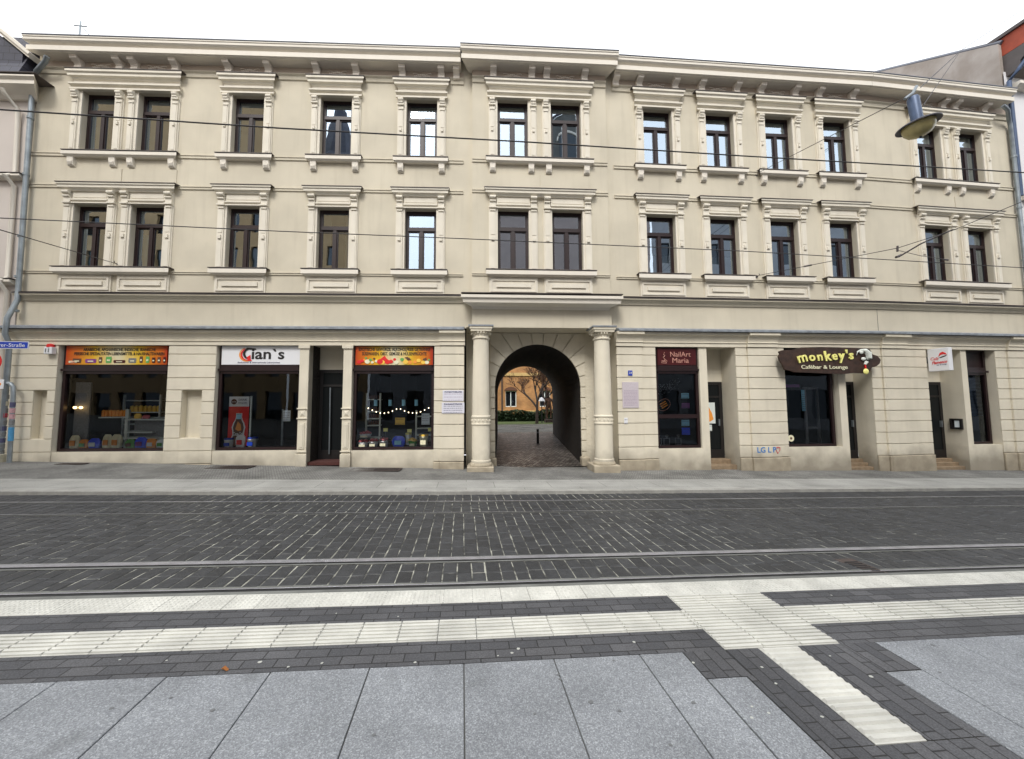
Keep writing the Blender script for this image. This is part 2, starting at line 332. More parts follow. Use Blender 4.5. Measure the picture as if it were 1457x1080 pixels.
def island(m,lo,hi):
    nt=m.node_tree; N=nt.nodes; L=nt.links; b=N['Principled BSDF']; lk=b.inputs['Base Color'].links; geo=N.new('ShaderNodeNewGeometry')
    r=N.new('ShaderNodeMapRange'); r.inputs[3].default_value=lo; r.inputs[4].default_value=hi; L.new(geo.outputs['Random Per Island'],r.inputs[0])
    x=N.new('ShaderNodeMix'); x.data_type='RGBA'; x.blend_type='MULTIPLY'; x.inputs['Factor'].default_value=1
    if lk: L.new(lk[0].from_socket,x.inputs[6])
    else: x.inputs[6].default_value=b.inputs['Base Color'].default_value
    L.new(r.outputs[0],x.inputs[7]); L.new(x.outputs[2],b.inputs['Base Color'])
island(M['granite'],.90,1.08)
M['stone_sett']=mat('basalt_sett_stone',(.040,.042,.046),.58,var=.25,vscale=14,bump=.6,bscale=70); island(M['stone_sett'],.78,1.25)
M['sand']=mat('sandy_joint',(.035,.035,.033),.9,var=.0); 
def patchjoint(m):
    nt=m.node_tree; N=nt.nodes; L=nt.links; b=N['Principled BSDF']; geo=N.new('ShaderNodeNewGeometry'); prev=None
    for sc,lo,hi,d in ((7,.40,.58,9),(.45,.28,.50,3)):
        n=N.new('ShaderNodeTexNoise'); n.inputs['Scale'].default_value=sc; n.inputs['Detail'].default_value=d; L.new(geo.outputs['Position'],n.inputs['Vector'])
        q=N.new('ShaderNodeMapRange'); q.inputs[1].default_value=lo; q.inputs[2].default_value=hi; L.new(n.outputs['Fac'],q.inputs[0])
        if prev is None: prev=q.outputs[0]
        else:
            mu=N.new('ShaderNodeMath'); mu.operation='MULTIPLY'; L.new(prev,mu.inputs[0]); L.new(q.outputs[0],mu.inputs[1]); prev=mu.outputs[0]
    x=N.new('ShaderNodeMix'); x.data_type='RGBA'; L.new(prev,x.inputs['Factor']); x.inputs[6].default_value=(.05,.05,.046,1); x.inputs[7].default_value=(.36,.36,.31,1); L.new(x.outputs[2],b.inputs['Base Color'])
patchjoint(M['sand'])
# ------------------------------------------------------------------ frames
def g(x): return -.02*x if x>0 else -.027*x
NODES=[(-12.4,10.92),(0,9.99),(4.35,9.74),(12.3,9.44),(17.9,9.46)]
FR={}; LEN={}
for k,a,b in (('L',0,1),('C',1,2),('R',2,3),('Q',3,4)):
    p,q=NODES[a],NODES[b]; an=math.atan2(q[1]-p[1],q[0]-p[0])
    FR[k]=Matrix.Translation((p[0],p[1],0))@Matrix.Rotation(an,4,'Z'); LEN[k]=math.hypot(q[0]-p[0],q[1]-p[1])
def T(x,y=0,z=0): return Matrix.Translation((x,y,z))
def at(seg,u,off,z): return FR[seg]@Vector((u,-off,z))
def gz(seg,u,off=0): return g(at(seg,u,off,0).x)

# ------------------------------------------------------------------ text
def text(name,s,size,M_,mt,parent=None,depth=.004,align='CENTER',bold=0,spacing=1,width=None,shear=0):
    cu=D.curves.new(name,'FONT'); cu.body=s; cu.size=size; cu.extrude=depth/2; cu.align_x=align; cu.align_y='CENTER'; cu.offset=bold; cu.space_character=spacing; cu.shear=shear; cu.resolution_u=3
    o=D.objects.new(name+'_tmp',cu); COL.objects.link(o)
    dg=bpy.context.evaluated_depsgraph_get(); me=D.meshes.new_from_object(o.evaluated_get(dg))
    D.objects.remove(o); D.curves.remove(cu)
    if width:
        xs=[v.co.x for v in me.vertices]; w=max(xs)-min(xs)
        if w>0:
            k=width/w
            for v in me.vertices: v.co.x*=k
    # text plane XY -> XZ facing -Y
    R=Matrix.Rotation(PI/2,4,'X')
    me.transform(R); me.name=name; me.materials.clear(); me.materials.append(mt)
    o=D.objects.new(name,me); COL.objects.link(o); attach(o,parent,M_); return o

# ------------------------------------------------------------------ ground setting
def strip(name,y0,y1,x0,x1,mt,dz,kind='structure',n=60,bottom=None):
    b=MB(); xs=sorted(set([x0,x1,0.0] if x0<0<x1 else [x0,x1]))
    full=[]
    for i in range(len(xs)-1):
        for k in range(n): full.append(xs[i]+(xs[i+1]-xs[i])*k/n)
    full.append(xs[-1])
    for a,c in zip(full,full[1:]):
        P=[(a,y0-ROT*a,g(a)+dz),(c,y0-ROT*c,g(c)+dz),(c,y1-ROT*c,g(c)+dz),(a,y1-ROT*a,g(a)+dz)]
        b.quad(*P)
        if bottom is not None:
            for yy in (y0,y1): b.quad((a,yy-ROT*a,g(a)+bottom),(c,yy-ROT*c,g(c)+bottom),(c,yy-ROT*c,g(c)+dz),(a,yy-ROT*a,g(a)+dz))
    o=b.build(name,mt); tag(o,kind=kind); return o
W0,W1=-60,60
strip('road',3.5,7.5,W0,-17,M['sett'],-.06); strip('road',3.5,7.5,21,W1,M['sett'],-.06); strip('road',3.5,7.5,-17,21,M['sand'],-.0635)
island(M['tact'],.90,1.07)
random.seed(17); b=MB()
for (ya,yb) in ((3.775,4.243),(4.402,6.093),(6.182,6.783),(6.887,7.352)):
    nr=max(1,round((yb-ya)/.22)); 
    xx=-17.0
    while xx<21:
        w=.155+random.uniform(-.012,.012); gp=random.uniform(.006,.0105); off=random.uniform(-.09,.09)
        cuts=[ya]+[ya+(yb-ya)*i/nr+off*(1 if nr>2 else .5)+random.uniform(-.02,.02) for i in range(1,nr)]+[yb]
        for c0,c1 in zip(cuts,cuts[1:]):
            q=.0013; x0,x1,y0,y1=xx+gp/2,xx+w-gp/2,c0+q,c1-q; c=.010; vs=[]
            j=[random.uniform(-.003,.003) for _ in range(8)]; zt=-.0575+random.uniform(-.0022,.0022); tx=random.uniform(-.02,.02); ty=random.uniform(-.012,.012); mx_,my_=(x0+x1)/2,(y0+y1)/2
            for lvl in range(3):
                i_=(0,.001,c)[lvl]
                for k_,(X,Yy) in enumerate(((x0+i_,y0+i_),(x1-i_,y0+i_),(x1-i_,y1-i_),(x0+i_,y1-i_))):
                    X+=j[k_]; Yy+=j[k_+4]*.4; z=(-.08,zt-.006,zt)[lvl]+((X-mx_)*tx+(Yy-my_)*ty if lvl else 0)
                    vs.append((X,Yy-ROT*X,g(X)+z))
            b.add(vs,[(8,9,10,11)]+[(k,(k+1)%4,(k+1)%4+4,k+4) for k in range(4)]+[(k+4,(k+1)%4+4,(k+1)%4+8,k+8) for k in range(4)])
        xx+=w
tag(b.build('sett_paving',M['stone_sett']),kind='structure')
strip('kerb',7.36,7.51,W0,W1,M['kerb'],.0,bottom=-.08)
strip('pavement',7.51,8.47,W0,W1,M['slabfar'],.0)
strip('ground',8.47,12.6,W0,W1,M['mosaic'],-.001)
# rails
def rail(name,y,w,gw,gs,label):
    t=empty(name,(0,y,g(0)-.06),label,'rail','tram rails set in the sett paving')
    for nm,a,c,mt,dz in (('rail_head',y,y+w,M['steel'],-.052),('groove',y-gw,y,M['groove'],-.057),('joint_filler',y-gw-gs,y-gw,M['asph'],-.056),('rear_filler',y+w,y+w+gs*.8,M['asph'],-.056)):
        o=strip(nm,a,c,-40,40,mt,dz,kind=None); attach(o,t,None); o.matrix_parent_inverse=world(t).inverted()
rail('tram_rail',4.305,.075,.03,.03,'polished tram rail with dark groove running down the middle of the road')
rail('tram_rail',6.83,.035,.025,.02,'thin bright tram rail nearest the far kerb')
rail('tram_rail',6.15,.014,.035,.02,'dull dark tram rail just inside the far bright rail')
rail('tram_rail',3.735,.02,.055,.05,'dark grooved tram rail hugging the white platform edge')
# platform
strip('platform_edge',3.53,3.605,W0,W1,M['asph'],-.012,bottom=-.08)
strip('platform',-14,3.53,W0,W1,M['joint'],-.012,n=40)
def ribbed(b,x0,x1,y0,y1,nr,dz=0,gap=.0022,h=.009):
    # tile with ribs parallel to the street
    def q(xa,xb,ya,yb,za,zb):
        vs=[]
        for z in (za,zb):
            for X,Yy in ((xa,ya),(xb,ya),(xb,yb),(xa,yb)): vs.append((X,Yy-ROT*X,g(X)+z))
        b.add(vs,[(4,5,6,7),(0,1,5,4),(1,2,6,5),(2,3,7,6),(3,0,4,7)])
    q(x0+gap,x1-gap,y0+gap,y1-gap,-.02,dz)
    if nr:
        p=(y1-y0-2*gap)/nr
        for i in range(nr):
            ya=y0+gap+p*(i+.22); q(x0+gap+.004,x1-gap-.004,ya,ya+p*.56,dz,dz+h)
def tiles(name,y0,y1,x0,x1,w,nr,ny=1,jit=0):
    b=MB(); x=x0; hh=(y1-y0)/ny
    while x<x1-.02:
        xe=min(x+w,x1)
        for j in range(ny): ribbed(b,x,xe,y0+j*hh,y0+(j+1)*hh,nr,dz=random.uniform(-.0008,.0008))
        x+=w
    return tag(b.build(name,M['tact']),kind='structure')
tiles('platform_white_edge',3.29,3.53,-8.06,9,.255,0)
tiles('platform_ribbed_band',2.79,3.045,-8.15,1.86,.285,6)
tiles('platform_ribbed_band',2.79,3.045,2.76,9,.285,6)
tiles('platform_ribbed_field',2.55,3.29,1.86,2.76,.30,6,ny=3)
def cellblisters():
    b=MB(); 
    x=-7.9
    while x<8.9:
        for y in (3.325,3.36,3.395,3.43,3.465,3.5):
            X=x; z=g(X); yy=y-ROT*X
            b.add([(X-.011,yy-.011,z),(X+.011,yy-.011,z),(X+.011,yy+.011,z),(X-.011,yy+.011,z),(X-.006,yy-.006,z+.004),(X+.006,yy-.006,z+.004),(X+.006,yy+.006,z+.004),(X-.006,yy+.006,z+.004)],[(4,5,6,7),(0,1,5,4),(1,2,6,5),(2,3,7,6),(3,0,4,7)])
        x+=.036
    return b
tag(cellblisters().build('platform_edge_studs',M['tact']),kind='structure')
strip('platform_dark_band',3.045,3.29,W0,1.86,M['anthra'],-.002)
strip('platform_dark_band',3.045,3.29,2.76,W1,M['anthra'],-.002)
strip('platform_dark_band',2.55,2.79,W0,1.86,M['anthra'],-.002)
strip('platform_dark_band',2.55,2.79,2.76,W1,M['anthra'],-.002)
# guidance strip with ribs and dark surround
b=MB(); ribbed(b,2.115,2.415,1.80,2.55,0,dz=-.004,gap=.002)
for i in range(15):
    ya=1.81+.0495*i
    vs=[]
    for z,i_ in ((-.004,0),(.010,.008)):
        for X,Yy in ((2.12+i_,ya+i_),(2.41-i_,ya+i_),(2.41-i_,ya+.034-i_),(2.12+i_,ya+.034-i_)): vs.append((X,Yy-ROT*X,g(X)+z))
    b.add(vs,[(4,5,6,7),(0,1,5,4),(1,2,6,5),(2,3,7,6),(3,0,4,7)])
tag(b.build('guidance_strip',M['tact']),kind='structure')
for a,c,d,e,mt in ((1.86,2.76,1.0,1.795,'anthraV'),(1.86,2.11,1.80,2.55,'anthraV'),(2.42,2.76,1.80,2.55,'anthraV'),(1.545,1.855,2.30,2.55,'anthraV'),(2.765,3.045,2.27,2.55,'anthraV'),(1.82,1.86,1,2.30,'anthraV')):
    strip('guidance_surround',d,e,a,c,M[mt],-.002,n=4)
# granite slabs: separate slab pieces inside one sheet of paving, real gaps
b=MB()
def slab(x0,x1,y0,y1):
    q=.0035; vs=[]; z=random.uniform(-.0012,.0012)
    xs=(x0+q,x1-q); ys=(y0+q,y1-q)
    for dz_,i in ((-.02,0),(z-.003,0),(z,.003)):
        for X,Yy in ((xs[0]+i,ys[0]+i),(xs[1]-i,ys[0]+i),(xs[1]-i,ys[1]-i),(xs[0]+i,ys[1]-i)): vs.append((X,Yy-ROT*X,g(X)+dz_))
    b.add(vs,[(8,9,10,11)]+[(k,(k+1)%4,(k+1)%4+4,k+4) for k in range(4)]+[(k+4,(k+1)%4+4,(k+1)%4+8,k+8) for k in range(4)])
xs=[.02+.603*i for i in range(-16,20)]
for i,(x0,x1) in enumerate(zip(xs,xs[1:])):
    for j in range(5):
        y1=2.55-1.2*j; y0=y1-1.2
        if x0<1.80<x1 and j==0 or (x0>1.1 and x0<1.7):
            pass
        if x1<=1.25 or x0>3.0: slab(x0,x1,y0,y1)
        else:
            pass
# cut slabs around the dark cross
X=[.02+.603*i for i in range(0,8)]   # .02 .623 1.226 1.829 2.432 3.035
slab(1.226,1.542,1.35,2.55); slab(1.545,1.815,1.35,2.297); slab(2.765,3.035,1.35,2.265)
for j in range(1,5): slab(1.226,1.815,2.55-1.2*(j+1),2.55-1.2*j); slab(2.765,3.035,2.55-1.2*(j+1),2.55-1.2*j)
strip('guidance_surround',-4,1.0,1.82,2.76,M['anthraV'],-.002,n=4)
tag(b.build('platform_slabs',M['granite']),kind='structure')
# ------------------------------------------------------------------ main building
HB=empty('apartment_building',(4.2,9.9,0),'long beige three storey block with stucco window surrounds and arched passage','building')
YC=.10   # bay plane offset
def wallmesh(u0,u1,z0,z1,ops,off=0,depth=.28,mi=0,rev=1):
    # ops: (u0,u1,z0,z1,depth or None[,closed])
    b=MB(); us=sorted(set([u0,u1]+[o[0] for o in ops]+[o[1] for o in ops])); zs=sorted(set([z0,z1]+[o[2] for o in ops]+[o[3] for o in ops]))
    us=[u for u in us if u0<=u<=u1]; zs=[z for z in zs if z0<=z<=z1]
    def op(i,j):
        if i<0 or j<0 or i>=len(us)-1 or j>=len(zs)-1: return None
        cu=(us[i]+us[i+1])/2; cz=(zs[j]+zs[j+1])/2
        for o in ops:
            if o[0]<cu<o[1] and o[2]<cz<o[3]: return o
        return None
    y=-off
    for i in range(len(us)-1):
        for j in range(len(zs)-1):
            a,c,d,e=us[i],us[i+1],zs[j],zs[j+1]
            if not op(i,j): b.quad((a,y,d),(c,y,d),(c,y,e),(a,y,e),mi)
    for o in ops:
        dp=o[4] if len(o)>4 and o[4] else depth
        a,c,d,e=max(o[0],u0),min(o[1],u1),max(o[2],z0),min(o[3],z1)
        b.quad((a,y,d),(a,y+dp,d),(a,y+dp,e),(a,y,e),rev); b.quad((c,y,d),(c,y,e),(c,y+dp,e),(c,y+dp,d),rev)
        b.quad((a,y,e),(a,y+dp,e),(c,y+dp,e),(c,y,e),rev); b.quad((a,y,d),(c,y,d),(c,y+dp,d),(a,y+dp,d),rev)
        if len(o)>5 and o[5]: b.quad((a,y+dp,d),(c,y+dp,d),(c,y+dp,e),(a,y+dp,e),mi)
    return b
def room(b,u0,u1,z0,z1,y0,y1,m=0,front=None):
    # inward box, open at front hole only by virtue of wall; front faces closed around handled by wall
    b.quad((u0,y1,z0),(u1,y1,z0),(u1,y1,z1),(u0,y1,z1),m)
    b.quad((u0,y0,z0),(u0,y1,z0),(u0,y1,z1),(u0,y0,z1),m); b.quad((u1,y0,z0),(u1,y1,z0),(u1,y1,z1),(u1,y0,z1),m)
    b.quad((u0,y0,z0),(u1,y0,z0),(u1,y1,z0),(u0,y1,z0),m); b.quad((u0,y0,z1),(u1,y0,z1),(u1,y1,z1),(u0,y1,z1),m)
# upper windows: centre u per segment and whether pair
WIN={'L':[([2.40,3.90],1),([6.44],0),([8.87],0),([11.27],0)],'C':[([1.42,2.95],1)],'R':[([1.36],0),([3.28],0),([5.15],0),([7.03],0)],'Q':[([2.30,3.86],1)]}
HW=.435; TOP=(8.68,10.42); FIR=(5.40,7.17)
interior=MB()
UR={'L':(.72,LEN['L']+.02),'C':(-.02,LEN['C']+.0),'R':(0,LEN['R']+.0),'Q':(0,5.42)}
for seg in 'LCRQ':
    ops=[]
    u0,u1=UR[seg]
    for cs,_ in WIN[seg]:
        for c in cs:
            for (a,e) in (TOP,FIR): ops.append((c-HW,c+HW,a,e))
    zlow=3.60
    if seg!='C': b=wallmesh(u0,u1,zlow,11.6,ops)
    else:
        b=wallmesh(.27,4.14,4.30,11.6,ops,off=YC)
        b.quad((-.02,0,3.8),(.27,0,3.8),(.27,0,11.6),(-.02,0,11.6)); b.quad((4.14,0,3.8),(u1,0,3.8),(u1,0,11.6),(4.14,0,11.6))
        b.quad((.27,0,3.8),(.27,-YC,3.8),(.27,-YC,11.6),(.27,0,11.6)); b.quad((4.14,0,3.8),(4.14,-YC,3.8),(4.14,-YC,11.6),(4.14,0,11.6))
    for cs,_ in WIN[seg]:
        off=YC if seg=='C' else 0
        for c in cs:
            for (a,e) in (TOP,FIR):
                room(interior,0,0,0,0,0,0) if 0 else None
                rb=MB(); room(rb,c-.72,c+.72,a-.6,e+.25,.27-off,2.6)
                # close around opening
                y=.27-off
                for (p,q_,r,s_) in ((c-.72,c-HW,a-.6,e+.25),(c+HW,c+.72,a-.6,e+.25),(c-HW,c+HW,a-.6,a),(c-HW,c+HW,e,e+.25)): rb.quad((p,y,r),(q_,y,r),(q_,y,s_),(p,y,s_))
                rb.xf(FR[seg]); interior.add(rb.v,rb.f)
    b.build('wall',[M['wall'],M['wall']],HB,FR[seg])
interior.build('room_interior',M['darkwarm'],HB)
# ends and back shell
b=MB()
pl=at('L',.72,0,0); pr_=at('Q',5.42,0,0)
bk=9.5
for p in (pl,pr_):
    b.quad((p.x,p.y,-.6),(p.x+.5,p.y+7,-.6),(p.x+.5,p.y+7,11.2),(p.x,p.y,11.2))
b.build('side_wall',M['wall'],HB)
# back wall with far arch; roof
def ARCH(n,cx,cz,r,full=True): return [(cx-r*math.cos(PI*i/n),cz+r*math.sin(PI*i/n)) for i in range(n+1)]
AW=1.27
b=MB(); YB=16.5; CX=2.88; SP=2.18
pts=ARCH(24,CX,SP,AW)
xl,xr=pl.x+.5,pr_.x+.5
b.quad((xl,YB,-.5),(CX-AW,YB,-.5),(CX-AW,YB,11),(xl,YB,11)); b.quad((CX+AW,YB,-.5),(xr,YB,-.5),(xr,YB,11),(CX+AW,YB,11))
for (x0,z0),(x1,z1) in zip(pts,pts[1:]): b.quad((x0,YB,z0),(x1,YB,z1),(x1,YB,11),(x0,YB,11))
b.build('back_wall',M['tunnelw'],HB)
b=MB()
for seg in 'LCRQ':
    u0,u1=UR[seg]; A=at(seg,u0,.26,11.66); B=at(seg,u1,.26,11.66)
    b.quad(A,B,(B.x+.3,YB,12.6),(A.x+.3,YB,12.6)); 
    b.quad(A,B,(B.x,B.y,B.z-.02),(A.x,A.y,A.z-.02))
b.build('roof',M['roofmetal'],HB)
# passage (vault) from arch plane to back
a0=at('C',2.17,-.6,0)
b=MB(); n=24
near=[(a0.x+ (x)*1.0,a0.y,z) for x,z in ARCH(n,0,SP+.03,1.25)]; far=[(x,YB,z) for x,z in pts]
near=[(near[0][0],a0.y,-.4)]+near+[(near[-1][0],a0.y,-.4)]; far=[(far[0][0],YB,-.4)]+far+[(far[-1][0],YB,-.4)]
K=6
for k in range(K):
    for i in range(len(near)-1):
        f=lambda j,t: tuple(near[j][q]+(far[j][q]-near[j][q])*t for q in range(3))
        b.quad(f(i,k/K),f(i+1,k/K),f(i+1,(k+1)/K),f(i,(k+1)/K))
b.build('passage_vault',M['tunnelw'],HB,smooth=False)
# recessed arch front
b=MB()
y=.6; uL,uR=.12,4.26
ap=ARCH(28,2.17,SP+.03,1.25)
b.quad((uL,y,-.3),(2.17-1.25,y,-.3),(2.17-1.25,y,3.82),(uL,y,3.82)); b.quad((2.17+1.25,y,-.3),(uR,y,-.3),(uR,y,3.82),(2.17+1.25,y,3.82))
for (x0,z0),(x1,z1) in zip(ap,ap[1:]): b.quad((x0,y,z0),(x1,y,z1),(x1,y,3.82),(x0,y,3.82))
# return walls beside columns
b.quad((uL,-.06,-.3),(uL,y,-.3),(uL,y,3.82),(uL,-.06,3.82)); b.quad((uR,-.06,-.3),(uR,y,-.3),(uR,y,3.82),(uR,-.06,3.82))
b.quad((uL,-.15,3.80),(uR,-.15,3.80),(uR,y,3.80),(uL,y,3.80))
b.build('arch_wall',M['gf'],HB,FR['C'])
# voussoirs proud of the arch wall: real blocks with gaps
b=MB(); nv=13; R0=1.25; cx,cz=2.17,SP+.03
x0,x1,zt=.78,3.56,3.78
def hit(t):
    dx,dz=math.cos(t),math.sin(t); s=1e9
    if dx>1e-6: s=min(s,(x1-cx)/dx)
    if dx<-1e-6: s=min(s,(x0-cx)/dx)
    if dz>1e-6: s=min(s,(zt-cz)/dz)
    return (cx+dx*s,cz+dz*s)
for i in range(nv):
    ta=PI*i/nv+.009; tb=PI*(i+1)/nv-.009
    inner=[(cx+R0*math.cos(ta+(tb-ta)*k/4),cz+R0*math.sin(ta+(tb-ta)*k/4)) for k in range(5)]
    pa,pb=hit(ta),hit(tb); outer=[pb]
    if abs(pa[0]-pb[0])>.01 and abs(pa[1]-pb[1])>.01:
        outer.append(((x1 if pa[0]>cx else x0),zt))
    outer.append(pa)
    b.poly(inner+outer,y-.045,y+.02)
for z in [SP+.03-.31*k for k in range(0,9)]:
    for (p,q_) in ((x0,cx-R0),(cx+R0,x1)): b.box(p,q_,y-.045,y+.02,max(-.25,z-.295),z-.012)
b.build('voussoirs',M['gf'],HB,FR['C'])
for p_,q_ in ((.70,.96),(3.38,3.62)): MB().box(p_,q_,.40,.66,-.2,.20).build('arch_base_stone',M['stone'],HB,FR['C'],bevel=.03)
# beam above the arch and canopy
b=MB(); b.box(.27,4.14,-.15,.0,3.801,4.335); b.box(.27,4.14,0,.6,3.83,4.3)
b.build('portal_beam',M['wall'],HB,FR['C'])
b=MB(); b.prism([(0,4.30),(.17,4.30),(.20,4.36),(.22,4.37),(.40,4.40),(.44,4.41),(.46,4.52),(.50,4.53),(.50,4.605),(0,4.64)],.42,3.92,ret=.85)
b.build('portal_canopy',M['corn'],HB,FR['C'])
b=MB(); b.box(.0,4.34,-.52,-.0,4.645,4.66); b.build('canopy_cover',M['capd'],HB,FR['C'])
# cornice: profile per segment
CP=[(0,11.265),(.30,11.265),(.30,11.28),(.335,11.285),(.335,11.415),(.28,11.425),(.28,11.455),(.31,11.48),(.35,11.495),(.37,11.515),(.385,11.53),(.385,11.60),(.40,11.605),(.40,11.63),(0,11.65)]
def cornice(u0,u1,add,seg,r0,r1):
    b=MB(); pr=[(0,z) if o==0 else (o+add,z) for o,z in CP]
    n=len(pr); A=[(u0-(o*r0),-o,z) for o,z in pr]; B=[(u1+(o*r1),-o,z) for o,z in pr]
    b.add(A+B,[tuple(range(n)),tuple(range(2*n-1,n-1,-1))]+[(i,i+n,(i+1)%n+n,(i+1)%n) for i in range(n)])
    b.build('cornice',M['corn'],HB,FR[seg])
    b=MB(); e=.405+add; b.box(u0-e*r0,u1+e*r1,-e,-.02,11.652,11.675); b.build('cornice_cover',M['capd'] if 0 else M['roofmetal'],HB,FR[seg])
cornice(1.05,LEN['L']-.05,0,'L',.9,0); cornice(.18,4.18,.12,'C',.45,.45); cornice(.0,LEN['R'],0,'R',0,0); cornice(0,4.95,0,'Q',0,.6)
# frieze strip and string courses
for seg in 'LCRQ':
    u0,u1=UR[seg]; o=YC if seg=='C' else 0
    if seg=='C': u0,u1=.27,4.14
    b=MB(); b.prism([(o,11.06),(o+.012,11.06),(o+.012,11.27),(o,11.27)],u0,u1); b.build('frieze',M['soffit'],HB,FR[seg])
    b=MB(); b.prism([(o,10.88),(o+.03,10.90),(o+.03,11.0),(o+.07,11.04),(o+.07,11.06),(o,11.06)],u0,u1)
    # sill-level and lintel-level bands, broken at windows
    for (za,zb,wd) in ((8.52,8.61,.72),(7.63,7.71,.76),(5.25,5.315,.72)):
        cuts=[]
        for cs,_ in WIN[seg]: cuts.append((cs[0]-wd,cs[-1]+wd))
        x=u0
        for a,c in cuts+[(u1,u1)]:
            if a>x+.02: MB().prism([(o-.01,za),(o+.025,za),(o+.025,zb-.03),(o+.015,zb-.025),(o+.04,zb-.018),(o+.04,zb),(o-.01,zb)],x,a).build('string_course',M['wall'],HB,FR[seg])
            x=c
    b.build('frieze_moulding',M['wall'],HB,FR[seg])
    if seg!='C':
        b=MB(); b.prism([(0,4.50),(.03,4.50),(.05,4.55),(.11,4.62),(.14,4.63),(.14,4.66),(0,4.70)],u0,u1); b.build('ledge',M['wall'],HB,FR[seg])
        b=MB(); b.box(u0,u1,-.155,-.0,4.702,4.712); b.prism([(.0,4.68),(.155,4.664),(.155,4.68),(0,4.70)],u0,u1); b.build('ledge_dark_strip',M['capd'],HB,FR[seg])  # dark strip colours in the shade line along the ledge top
# seams on the facade (control joints)
b=MB(); b.box(LEN['R']+.35-.006,LEN['R']+.35+.006,-.003,.0,3.8,4.5); b.build('wall_seam',M['joint'],HB,FR['R']@T(-.35))
# --- window surrounds
def surround_top(cs):
    b=MB(); lo,hi=cs[0],cs[-1]
    for c in cs:
        for s in (-1,1):
            e=c+s*HW; a,d=(e-.25,e) if s<0 else (e,e+.25)
            b.box(a,d,-.03,0,8.62,10.40)                 # flat architrave
            a,d=(e-.225,e-.075) if s<0 else (e+.075,e+.225)
            b.box(a,d,-.065,-.03,8.62,10.18); b.box(a+.03,d-.03,-.075,-.065,8.72,9.38); b.box(a+.03,d-.03,-.075,-.065,9.54,10.10)
            b.box(a+.045,d-.045,-.10,-.065,9.41,9.50)
            b.box(a-.015,d+.015,-.10,-.03,10.18,10.22); b.box(a+.01,d-.01,-.09,-.03,10.05,10.09)
            b.lathe([(.055,-.07),(.055,.07)],((a+d)/2,-.085,10.33),12,axis='x'); b.lathe([(.035,-.065),(.035,.065)],((a+d)/2,-.085,10.255),10,axis='x'); b.box(a,d,-.075,-.03,10.22,10.40)
    L_,R_=lo-HW-.28,hi+HW+.28
    b.prism([(0,10.405),(.10,10.405),(.10,10.45),(.06,10.46),(.06,10.50),(.13,10.53),(.13,10.57),(0,10.58)],L_+.02,R_-.02,ret=.3)
    b.box(L_+.04,R_-.04,-.045,0,10.58,10.76)
    b.prism([(0,10.70),(.06,10.70),(.09,10.75),(.14,10.765),(.14,10.84),(.155,10.85),(.175,10.86),(.175,10.925),(0,10.955)],L_+.09,R_-.09,ret=1)
    return b
def surround_first(cs):
    b=MB(); lo,hi=cs[0],cs[-1]
    for c in cs:
        for s in (-1,1):
            e=c+s*HW; a,d=(e-.25,e) if s<0 else (e,e+.25)
            b.box(a,d,-.03,0,5.37,7.17)
            a,d=(e-.225,e-.055) if s<0 else (e+.055,e+.225)
            b.box(a,d,-.06,-.03,5.37,7.16); b.box(a+.03,d-.03,-.07,-.06,5.45,6.15); b.box(a+.03,d-.03,-.07,-.06,6.40,7.05)
            b.box(a+.045,d-.045,-.095,-.06,6.23,6.33); b.box(a+.01,d-.01,-.085,-.06,7.08,7.12)
            b.box(a-.015,d+.015,-.11,0,7.16,7.20); b.box(a,d,-.08,0,7.20,7.32); b.lathe([(.05,-.085),(.05,.085)],((a+d)/2,-.10,7.46),12,axis='x'); b.lathe([(.032,-.08),(.032,.08)],((a+d)/2,-.085,7.355),10,axis='x'); b.box(a,d,-.07,0,7.32,7.52)
        b.prism([(0,7.172),(.07,7.172),(.07,7.20),(.05,7.21),(.05,7.235),(.085,7.25),(.085,7.285),(0,7.29)],c-HW-.04,c+HW+.04)
        b.box(c-HW-.03,c+HW+.03,-.045,0,7.29,7.50); b.box(c-HW+.01,c+HW-.01,-.055,-.045,7.335,7.455)
    L_,R_=lo-HW-.28,hi+HW+.28
    b.prism([(0,7.50),(.08,7.50),(.10,7.54),(.15,7.57),(.15,7.64),(.175,7.65),(.175,7.695),(0,7.72)],L_+.09,R_-.09,ret=1)
    return b
def window_unit(z0,z1):
    h=z1-z0; zt=z0+h*.70
    f=MB(); w=HW; y=.13
    f.box(-w,-w+.055,y,y+.07,z0,z1); f.box(w-.055,w,y,y+.07,z0,z1); f.box(-w+.055,w-.055,y,y+.07,z1-.06,z1); f.box(-w+.055,w-.055,y,y+.07,z0,z0+.05)
    f.box(-w+.055,w-.055,y-.02,y+.07,zt-.045,zt+.045); f.box(-.045,.045,y-.015,y+.07,z0+.05,zt-.045)
    for a,c,d,e in ((-w+.055,-.045,z0+.05,zt-.045),(.045,w-.055,z0+.05,zt-.045),(-w+.055,w-.055,zt+.045,z1-.06)):
        q=.03
        f.box(a,a+q,y+.01,y+.06,d,e); f.box(c-q,c,y+.01,y+.06,d,e); f.box(a+q,c-q,y+.01,y+.06,d,d+q); f.box(a+q,c-q,y+.01,y+.06,e-q,e)
    p=MB(); p.quad((-w+.05,y+.035,z0+.04),(w-.05,y+.035,z0+.04),(w-.05,y+.035,z1-.04),(-w+.05,y+.035,z1-.04))
    return f,p
proto={}
